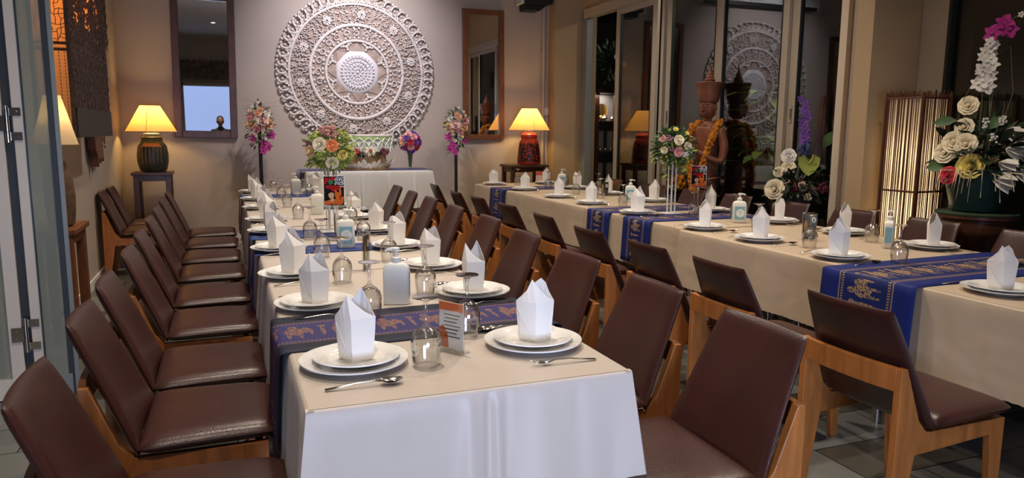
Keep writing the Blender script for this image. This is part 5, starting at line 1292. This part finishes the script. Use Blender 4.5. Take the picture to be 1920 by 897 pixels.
# orchid spike
b = MB(); rr = random.Random(6)
for k in range(17):
    t = k / 16; u = -0.055 + 0.02 * t + rr.uniform(-0.035, 0.035); v = 0.84 + 0.29 * t
    orchid_mb(at2(u + 0.03, v, 0.06 + rr.uniform(-.02, .02)), t_ + r_ * rr.uniform(-.6, .6) + u_ * rr.uniform(-.3, .3), 0.050 * (1.1 - 0.35 * t), k, b)
b.build('white_orchids', M['f_white'], e, sharp=180)
b = MB()
for k in range(6): orchid_mb(at2(0.035 + 0.05 * math.cos(k * 1.3), 1.21 + 0.04 * math.sin(k * 1.9), 0.05), t_ + r_ * math.cos(k) * 0.7, 0.06, k, b)
b.build('magenta_orchids', M['f_magenta'], e, sharp=180)
b = MB()
for k in range(4): orchid_mb(at2(0.14 + 0.03 * k, 1.30 + 0.02 * k, 0.03), t_, 0.022, k, b)
b.build('small_white_buds', M['f_white'], e)
st = MB()
for (u0, u1, v1) in ((-0.03, -0.03, 1.12), (0.02, 0.03, 1.22), (-0.03, -0.105, 0.70), (0.05, 0.0, 0.95), (-0.05, -0.12, 0.55)):
    st.tube([at2(u0, 0.24, 0), at2((u0 + u1) / 2, (0.24 + v1) / 2, 0.03), at2(u1, v1, 0.03)], [0.006, 0.005, 0.003], 6)
st.tube([at2(0.03, 1.20, 0.03), at2(0.10, 1.28, 0.03), at2(0.25, 1.37, 0.03)], 0.003, 5)
st.tube([at2(-0.05, 0.3, 0.05), at2(-0.14, 0.75, 0.04), at2(-0.04, 1.0, 0.03), at2(0.10, 1.10, 0.03), at2(0.14, 0.8, 0.05), at2(0.08, 0.5, 0.05)], 0.0022, 5)
st.build('stems', mat('grey_green_stem', (0.12, 0.14, 0.07), 0.6), e)
b = MB(); rr = random.Random(44)
for (u, v) in ((0.01, 0.60), (0.10, 0.62), (0.06, 0.50), (0.19, 0.31)):
    for k in range(16): b.ball(at2(u + rr.uniform(-.02, .02), v + rr.uniform(-.03, .03), 0.12 + rr.uniform(-.015, .015)), 0.008, 6, 4)
b.build('small_white_blossom', M['f_white'], e)
b = MB()
for k in range(12):
    u = rr.uniform(-0.22, 0.30); b.tube([at2(u * 0.6, 0.28, 0.15), at2(u, 0.25 + rr.uniform(0, .05), 0.24), at2(u * 1.15, 0.10 + rr.uniform(-0.02, .1), 0.25)], [0.004, 0.004, 0.003], 5)
b.build('trailing_roots', M['f_cream'], e)
b = MB()
for (u, v, du, dv, L_) in ((-0.16, 0.62, -1, -0.1, 0.14), (0.02, 0.56, 0.6, 0.7, 0.12), (-0.10, 0.22, -0.2, -1, 0.12), (0.22, 0.36, 1, 0.1, 0.20), (0.24, 0.28, 1, 0.3, 0.22), (-0.2, 0.30, -1, 0, 0.12), (0.24, 0.45, 1, 0.4, 0.2)): leaf(b, at2(u, v, 0.10), r_ * du + u_ * dv, L_, 0.075, t_ + u_ * 0.3)
b.build('broad_leaves', M['leaf'], e)

# ------------------------------------------------------------------ second arrangement in front of the glass doors
e = empty('plant_stand', 'low dark stand hidden behind the chairs under the purple orchid arrangement', 'stand', (4.73, 5.15, 0))
MB().lathe([(0.13, 0), (0.13, 0.03), (0.05, 0.05), (0.05, 0.62), (0.14, 0.64), (0.14, 0.66), (0.001, 0.66)], 24).build('stand_body', M['darkwood'], e)
e = empty('potted_flower_arrangement', 'dark pot of cream roses, green anthurium and a purple orchid spike by the glass doors', 'potted flowers', (4.73, 5.15, 0.661))
MB().lathe([(0.08, 0), (0.12, 0.03), (0.145, 0.14), (0.135, 0.20), (0.12, 0.21), (0.001, 0.19)], 28, caps=False).build('pot', M['gasket'], e)
YW = R(-43); r_, u_, t_ = frame_of(YW)
foliage_mb((0, 0, 0.28), 0.18, 140, 0.13, 0.045, 24, (1, 1, 0.7)).build('foliage', M['leafdark'], e, smooth=False)
for (c_, u, v, w_, s) in (('cream', -0.185, 0.255, 0.14, 0.085), ('cream', -0.08, 0.445, 0.10, 0.060), ('white', -0.085, 0.545, 0.08, 0.062), ('cream', -0.16, 0.405, 0.10, 0.045), ('cream', 0.045, 0.285, 0.16, 0.042)):
    rose_mb(at2(u, v, w_), t_ + r_ * u * 2 + u_ * 0.2, s * 0.95, int(v * 100), 4).build('rose', M['f_' + c_], e, sharp=180)
fluff_mb(at2(0.0, 0.27, 0.10), 0.10, 160, 0.012, 5, (1.1, 1.1, 0.7)).build('burgundy_filler', M['f_burgundy'], e)
fluff_mb(at2(0.20, 0.27, 0.04), 0.06, 70, 0.012, 6).build('burgundy_filler', M['f_burgundy'], e)
fluff_mb(at2(0.09, 0.20, 0.16), 0.035, 30, 0.014, 7).build('cream_filler', M['f_cream'], e)
b = MB(); c_ = at2(0.085, 0.49, 0.14)
prof = [(0, 0.03), (-0.05, 0.075), (-0.10, 0.05), (-0.095, -0.02), (-0.05, -0.085), (0.0, -0.125), (0.05, -0.085), (0.09, -0.02), (0.095, 0.05), (0.05, 0.075)]
b.add([c_] + [c_ + r_ * x * 0.9 + u_ * z * 0.9 + t_ * (0.02 + 0.02 * abs(x) / 0.1) for x, z in prof], [(0, 1 + i, 1 + (i + 1) % 10) for i in range(10)])
b.build('anthurium_spathe', M['f_lime'], e); MB().tube([c_ + t_ * 0.01, c_ + t_ * 0.03 + r_ * 0.02 + u_ * 0.03, c_ + t_ * 0.05 + r_ * 0.03 + u_ * 0.07], 0.006, 6).build('anthurium_spadix', M['f_yellow'], e)
b = MB(); rr = random.Random(10)
for k in range(12):
    t = k / 11; orchid_mb(at2(0.03 + rr.uniform(-.035, .035) - 0.02 * t, 0.68 + 0.36 * t, 0.06), t_ + r_ * rr.uniform(-.6, .6), 0.050 * (1.1 - 0.4 * t), k, b)
b.build('purple_orchids', M['f_violet'], e, sharp=180)
fluff_mb(at2(0.04, 0.60, 0.04), 0.06, 60, 0.020, 9, (1, 1, 1.3)).build('dark_blue_blossom', M['f_blueflower'], e)
b = MB(); b.tube([at2(0, 0.2, 0), at2(0.02, 0.7, 0.03), at2(0.01, 1.05, 0.05), at2(-0.03, 1.22, 0.06)], [0.006, 0.005, 0.003, 0.002], 6); b.tube([at2(0.08, 0.2, 0.05), at2(0.10, 0.45, 0.11)], 0.004, 6)
leaf(b, at2(0.20, 0.62, 0.0), r_ * 0.3 + u_ * 0.8, 0.15, 0.09, t_)
b.build('stems', M['leaf'], e)
b = MB()
for k in range(9): b.tube([at2(0.13 + 0.012 * (k % 4), 0.2, -0.04 - 0.01 * (k // 4)), at2(0.14 + 0.014 * (k % 4), 0.95 + 0.03 * ((k * 7) % 5), -0.05 - 0.01 * (k // 4))], 0.009, 6)
b.build('dark_bamboo_canes', M['darkwood'], e)

# ------------------------------------------------------------------ carved praying statue with marigold garland
st = empty('praying_statue', 'tall carved reddish wood praying figure with a flared spired crown before the glass doors', 'statue', (4.72, 6.48, 0), R(38) - PI / 2 - R(20))
def skin_body(name, joints, edges, material, parent, sub=2):
    me = bpy.data.meshes.new(name); me.from_pydata([j[0] for j in joints], edges, []); me.materials.append(material)
    o = bpy.data.objects.new(name, me); col.objects.link(o); o.parent = parent
    sm = o.modifiers.new('skin', 'SKIN'); sm.use_smooth_shade = True
    if not me.skin_vertices: me.skin_vertices.new(name='skin')
    for i, j in enumerate(joints):
        r_ = j[1]; me.skin_vertices[0].data[i].radius = (r_, r_) if not isinstance(r_, tuple) else r_
    me.skin_vertices[0].data[0].use_root = True
    ss = o.modifiers.new('sub', 'SUBSURF'); ss.levels = sub; ss.render_levels = sub
    return o
# local frame: facing -y
J = [((0, 0, 0.98), (0.125, 0.095)), ((0, 0, 1.18), (0.125, 0.085)), ((0, 0, 1.36), (0.165, 0.09)), ((0, 0, 1.46), (0.10, 0.07)), ((0, 0, 1.54), 0.052),
     ((0.17, 0, 1.42), 0.055), ((0.225, -0.01, 1.24), 0.048), ((0.215, -0.05, 1.10), 0.042), ((0.12, -0.15, 1.15), 0.034), ((0.025, -0.19, 1.22), 0.026),
     ((-0.17, 0, 1.42), 0.055), ((-0.225, -0.01, 1.24), 0.048), ((-0.215, -0.05, 1.10), 0.042), ((-0.12, -0.15, 1.15), 0.034), ((-0.025, -0.19, 1.22), 0.026),
     ((0, 0, 0.70), (0.15, 0.11)), ((0, 0, 0.35), (0.155, 0.12)), ((0, 0, 0.10), (0.17, 0.13))]
E_ = [(0, 1), (1, 2), (2, 3), (3, 4), (2, 5), (5, 6), (6, 7), (7, 8), (8, 9), (2, 10), (10, 11), (11, 12), (12, 13), (13, 14), (0, 15), (15, 16), (16, 17)]
skin_body('body', J, E_, M['bronze'], st)
hm = MB()      # pressed hands with fingers
for s in (-1, 1):
    hm.tube([(s * 0.016, -0.185, 1.21), (s * 0.012, -0.195, 1.26)], [0.020, 0.022], 8)
    for f in range(4):
        y = -0.215 + f * 0.0135; L_ = (0.075, 0.088, 0.083, 0.066)[f]; hm.tube([(s * 0.010, y, 1.255), (s * 0.008, y - 0.002, 1.255 + L_ * 0.5), (s * 0.005, y - 0.004, 1.255 + L_)], [0.0075, 0.007, 0.005], 6)
    hm.tube([(s * 0.016, -0.21, 1.225), (s * 0.015, -0.235, 1.26), (s * 0.008, -0.238, 1.29)], [0.009, 0.008, 0.006], 6)
hm.build('hands', M['bronze'], st)
hd = MB(); hd.ball((0, -0.005, 1.66), 0.098, 24, 18, (0.88, 0.98, 1.22))
hd.build('head', M['bronze'], st, sharp=180)
fc = MB()
fc.prism([(-0.006, 1.69), (0.006, 1.69), (0.020, 1.632), (0.0, 1.622), (-0.020, 1.632)], 'y', -0.118, -0.085)
for s in (-1, 1):
    fc.ball((s * 0.036, -0.088, 1.678), 0.020, 12, 8, (1.15, 0.5, 0.55)); fc.tube([(s * 0.012, -0.098, 1.700), (s * 0.036, -0.099, 1.708), (s * 0.062, -0.080, 1.698)], 0.005, 6)
    fc.ball((s * 0.088, 0.0, 1.655), 0.026, 10, 8, (0.4, 0.8, 1.6)); fc.ball((s * 0.092, -0.005, 1.600), 0.014, 8, 6, (0.7, 0.8, 1.5))
fc.tube([(-0.032, -0.090, 1.602), (-0.012, -0.101, 1.606), (0, -0.100, 1.603), (0.012, -0.101, 1.606), (0.032, -0.090, 1.602)], [0.004, 0.008, 0.007, 0.008, 0.004], 8)
fc.tube([(-0.026, -0.092, 1.592), (0, -0.100, 1.588), (0.026, -0.092, 1.592)], [0.004, 0.008, 0.004], 8)
fc.build('face', M['bronze'], st, sharp=60)
cr = MB(); cr.lathe([(0.092, 1.715), (0.098, 1.72), (0.104, 1.75), (0.118, 1.84), (0.138, 1.905), (0.142, 1.915), (0.138, 1.92), (0.06, 1.918), (0.001, 1.918)], 32)
cr.lathe([(0.055, 1.915), (0.05, 1.935), (0.058, 1.945), (0.042, 1.965), (0.046, 1.975), (0.030, 1.998), (0.034, 2.006), (0.018, 2.035), (0.008, 2.085), (0.001, 2.13)], 20)
cr.build('crown', M['bronze'], st)
b = MB(); b.lathe([(0.175, 0), (0.175, 0.06), (0.165, 0.07), (0.165, 0.10), (0.001, 0.10)], 24); b.build('plinth', M['bronze'], st)
ft = MB()
for s in (-1, 1): ft.ball((s * 0.07, -0.12, 0.125), 0.05, 10, 8, (0.8, 1.6, 0.6))
ft.build('feet', M['bronze'], st)
sk = MB()
for z in (0.30, 0.52, 0.74, 0.93): sk.tube([(0.158 * math.cos(2 * PI * k / 20), 0.120 * math.sin(2 * PI * k / 20), z + 0.01 * math.cos(4 * PI * k / 20)) for k in range(20)], 0.010, 6, True)
sk.build('skirt_folds', M['bronze'], st)
g = MB(); rr = random.Random(77)
path = []
key = [(0.0, 0.085, 1.49), (0.115, 0.05, 1.515), (0.155, -0.055, 1.47), (0.150, -0.118, 1.36), (0.115, -0.142, 1.24), (0.085, -0.165, 1.10), (0.06, -0.175, 0.95), (0.03, -0.185, 0.84), (0.0, -0.19, 0.80)]
full = key + [(-x, y, z) for (x, y, z) in key[-2::-1]]
for i in range(len(full) - 1):
    a, b_ = Vector(full[i]), Vector(full[i + 1]); n = max(2, int((b_ - a).length / 0.022))
    for k in range(n): path.append(a.lerp(b_, k / n))
for p in path:
    for q in range(7):
        v = Vector((rr.gauss(0, 1), rr.gauss(0, 1), rr.gauss(0, 1))).normalized() * 0.026; g.ball(p + v, 0.017, 6, 4)
go = g.build('marigold_garland', M['marigold']); go.location = st.location; go.rotation_euler = st.rotation_euler
tag(go, 'thick orange marigold garland hung around the neck of the wooden statue', 'garland')
# yellow-orange foliage bunch at the statue's side
e = empty('yellow_flower_bunch', 'loose bunch of yellow and orange blooms beside the wooden statue, behind the right bouquet', 'flowers', (4.74, 7.05, 0))
MB().lathe([(0.07, 0), (0.07, 0.02), (0.012, 0.03), (0.012, 0.80)], 12).build('stem', M['leafdark'], e)
foliage_mb((0, 0, 0.96), 0.13, 110, 0.10, 0.04, 41, (0.8, 0.8, 1.3)).build('foliage', M['leafyellow'], e, smooth=False)
fluff_mb((0, -0.03, 0.85), 0.10, 90, 0.022, 12, (1, 1, 0.9)).build('orange_blooms', M['marigold'], e)

# ------------------------------------------------------------------ things beyond the glass
e = empty('leafy_plant', 'broad-leaved green plant outside the glass doors behind the statue', 'plant', (6.3, 7.5, 0))
b = MB(); rr = random.Random(88)
for k in range(60):
    a = rr.uniform(0, 6.28); z = rr.uniform(1.0, 2.0); b_ = rr.uniform(0.05, 0.2)
    leaf(b, (b_ * math.cos(a), b_ * math.sin(a), z), (math.cos(a), math.sin(a), rr.uniform(-0.5, 0.7)), rr.uniform(0.18, 0.34), 0.13, None, 0.3)
b.build('leaves', mat('garden_leaf', (0.16, 0.26, 0.06), 0.5, var=0.3), e)
b = MB(); b.lathe([(0.22, 0), (0.26, 0.35), (0.24, 0.36), (0.001, 0.34)], 20, caps=False); b.build('pot', M['outwall'], e)
b = MB()
for k in range(5): b.tube([(0.03 * k - 0.06, 0, 0.3), (0.05 * k - 0.1, 0.03, 1.1), (0.06 * k - 0.12, 0, 1.9)], 0.012, 6)
b.build('stems', M['leafdark'], e)
area('garden_light', (5.9, 6.9, 3.3), (6.3, 7.5, 1.5), 0.5, 26, (1.0, 0.85, 0.6))
# display cabinet with a golden shell fan
e = empty('display_cabinet', 'dark lit glass-fronted display cabinet seen through the open far door panel', 'cabinet', (6.25, 11.55, 0))
DW = M['darkwood']
MB().box(-0.55, -0.02, 0, -0.50, 0.45, 2.1).build('side_panel', DW, e, smooth=False); MB().box(0.50, -0.02, 0, 0.55, 0.45, 2.1).build('side_panel', DW, e, smooth=False)
MB().box(-0.55, 0.43, 0, 0.55, 0.45, 2.1).build('back_panel', mat('pale_cabinet_back', (0.35, 0.32, 0.30), 0.7), e, smooth=False)
MB().box(-0.57, -0.04, 2.08, 0.57, 0.46, 2.16).build('top', DW, e, smooth=False)
for z in (0.5, 1.05, 1.58): MB().box(-0.5, 0, z, 0.5, 0.43, z + 0.02).build('shelf', DW, e, smooth=False)
MB().box(-0.20, -0.03, 0.0, -0.13, 0.0, 2.08).build('door_stile', DW, e, smooth=False); MB().box(0.16, -0.03, 0.0, 0.23, 0.0, 2.08).build('door_stile', DW, e, smooth=False)
MB().ball((-0.33, 0.1, 2.03), 0.03, 10, 8).build('spot_bulb', emis('cabinet_bulb', (0.9, 0.95, 1.0), 18), e)
area('cabinet_light', (6.25, 11.68, 2.05), (6.25, 11.75, 1.2), 0.5, 5, (1.0, 0.93, 0.82))
b = MB()
for k in range(19):
    a = R(-15 + 210 * k / 18); b.tube([(0, 0, 0.02), (0.06 * math.cos(a), 0, 0.10 + 0.08 * math.sin(a)), (0.13 * math.cos(a), 0, 0.16 + 0.14 * math.sin(a))], [0.006, 0.012, 0.015], 6)
b.ball((0, 0, 0.05), 0.05, 12, 8, (1, 0.6, 1))
tag(b.build('golden_fan_ornament', M['gold'], loc=(6.24, 11.68, 1.60)), 'golden shell fan ornament on the upper shelf of the lit cabinet', 'ornament')
def bowl_item(x, y, z, r_, label):
    b = MB(); b.lathe([(0.4 * r_, 0), (0.45 * r_, 0.02), (0.9 * r_, 0.4 * r_), (r_, 0.8 * r_), (0.8 * r_, 1.1 * r_), (0.2 * r_, 1.4 * r_), (0.08 * r_, 1.7 * r_), (0.001, 1.75 * r_)], 20)
    tag(b.build('silver_bowl', M['silver'], loc=(x, y, z)), label, 'bowl', 'silver lidded bowls in the cabinet')
bowl_item(6.26, 11.60, 1.602, 0.06, 'silver lidded bowl in front of the golden fan in the cabinet')
bowl_item(6.43, 11.62, 1.602, 0.05, 'silver lidded bowl right of the golden fan in the cabinet')
for k in range(4): bowl_item(6.10 + 0.11 * k, 11.64, 1.072, 0.04, 'small silver lidded bowl on the middle cabinet shelf, %s from the left' % ['first', 'second', 'third', 'fourth'][k])
e = empty('hanging_flower_wreath', 'dark hanging greenery with cream and coral roses above the cabinet, through the open door panel', 'flowers', (6.2, 11.2, 2.25))
foliage_mb((0, 0, 0.3), 0.28, 160, 0.16, 0.05, 61, (1, 0.4, 1.2)).build('foliage', M['leafdark'], e, smooth=False)
for (c_, x, z, s) in (('cream', -0.03, 0.40, 0.055), ('orange', 0.12, 0.28, 0.06), ('orange', -0.01, 0.12, 0.06), ('white', -0.02, 0.56, 0.03)): rose_mb((x, -0.14, z), (0, -1, 0), s, 5).build('rose', M['f_' + c_], e, sharp=180)
MB().tube([(0, 0.1, 0.1), (0, 0.1, 1.35)], 0.004, 5).build('hanger', M['blackmetal'], e)
area('wreath_light', (5.8, 10.6, 3.3), (6.2, 11.2, 2.5), 0.3, 2.5, (1.0, 0.9, 0.75))

# ------------------------------------------------------------------ downlight fixtures
for i, (x, y) in enumerate(DOWN):
    e = empty('ceiling_downlight', ['bare', 'near', 'middle', 'far', 'near', 'middle', 'far', 'central'][i] + ' round recessed downlight in the ceiling over ' + ['the camera end', 'the left tables', 'the left tables', 'the left tables', 'the right tables', 'the right tables', 'the right tables', 'the aisle'][i], 'ceiling light', (x, y, CZ), 0, 'recessed ceiling downlights')
    MB().lathe([(0.055, -0.001), (0.085, -0.001), (0.085, -0.012), (0.060, -0.014), (0.055, -0.008)], 24, caps=False).build('trim_ring', M['white'], e)
    MB().lathe([(0.001, -0.004), (0.054, -0.004)], 24, caps=False).build('lamp_face', emis('downlight_face', (1.0, 0.95, 0.88), 14), e, smooth=False)

# ------------------------------------------------------------------ the photographer, seen in the left mirror
pr = empty('person', 'person in a dark shirt holding up a phone, seen reflected in the left mirror', 'person', (-0.05, -0.42, 0), PI)
# local frame faces -y, rotated to face +y
J = [((0, 0, 0.92), (0.15, 0.10)), ((0, 0, 1.12), (0.145, 0.10)), ((0, 0, 1.30), (0.18, 0.105)), ((0, 0, 1.42), (0.10, 0.075)), ((0, 0, 1.49), 0.055),
     ((0.19, 0, 1.36), 0.065), ((0.25, -0.06, 1.13), 0.050), ((0.16, -0.24, 1.24), 0.040), ((0.085, -0.325, 1.335), 0.028),
     ((-0.19, 0, 1.36), 0.065), ((-0.25, -0.06, 1.13), 0.050), ((-0.16, -0.24, 1.24), 0.040), ((-0.085, -0.325, 1.335), 0.028),
     ((0.09, 0, 0.80), 0.088), ((0.10, -0.01, 0.46), 0.062), ((0.10, 0.01, 0.09), 0.042), ((0.10, -0.12, 0.04), 0.036),
     ((-0.09, 0, 0.80), 0.088), ((-0.10, -0.01, 0.46), 0.062), ((-0.10, 0.01, 0.09), 0.042), ((-0.10, -0.12, 0.04), 0.036)]
E_ = [(0, 1), (1, 2), (2, 3), (3, 4), (2, 5), (5, 6), (6, 7), (7, 8), (2, 9), (9, 10), (10, 11), (11, 12), (0, 13), (13, 14), (14, 15), (15, 16), (0, 17), (17, 18), (18, 19), (19, 20)]
skin_body('body', J, E_, M['shirt'], pr)
hd = MB(); hd.ball((0, -0.01, 1.61), 0.098, 20, 16, (0.84, 1.0, 1.22)); hd.ball((0, -0.108, 1.59), 0.020, 8, 6, (0.8, 1, 1.3))
for s in (-1, 1): hd.ball((s * 0.085, 0.0, 1.60), 0.024, 8, 6, (0.5, 0.9, 1.5)); hd.ball((s * 0.034, -0.092, 1.622), 0.014, 8, 6, (1.2, 0.5, 0.6))
hd.tube([(-0.025, -0.098, 1.555), (0, -0.104, 1.553), (0.025, -0.098, 1.555)], 0.006, 6)
hd.tube([(0, 0, 1.46), (0, 0, 1.54)], 0.050, 12)
hn = hd
for s in (-1, 1):
    hn.ball((s * 0.085, -0.345, 1.345), 0.030, 10, 8, (0.8, 0.9, 1.3))
    for f in range(4): hn.tube([(s * 0.092, -0.352, 1.325 + f * 0.017), (s * 0.088, -0.378, 1.328 + f * 0.017), (s * 0.070, -0.384, 1.330 + f * 0.017)], [0.009, 0.008, 0.007], 6)
    hn.tube([(s * 0.080, -0.34, 1.37), (s * 0.065, -0.355, 1.372)], [0.010, 0.008], 6)
hn.build('head_and_hands', M['skin'], pr, sharp=180)
hr = MB(); hr.ball((0, 0.012, 1.645), 0.100, 18, 12, (0.88, 0.95, 1.08)); hr.build('hair', M['hair'], pr, sharp=180)
MB().lathe([(0.0, 0.0)], 3, caps=False) if False else None
ph = MB(); ph.box(-0.075, -0.005, -0.037, 0.075, 0.004, 0.037)
tag(ph.build('phone', M['black'], loc=(-0.05, -0.06, 1.345), smooth=False, bevel=0.003), 'black phone held level in both hands of the person in the mirror', 'phone')
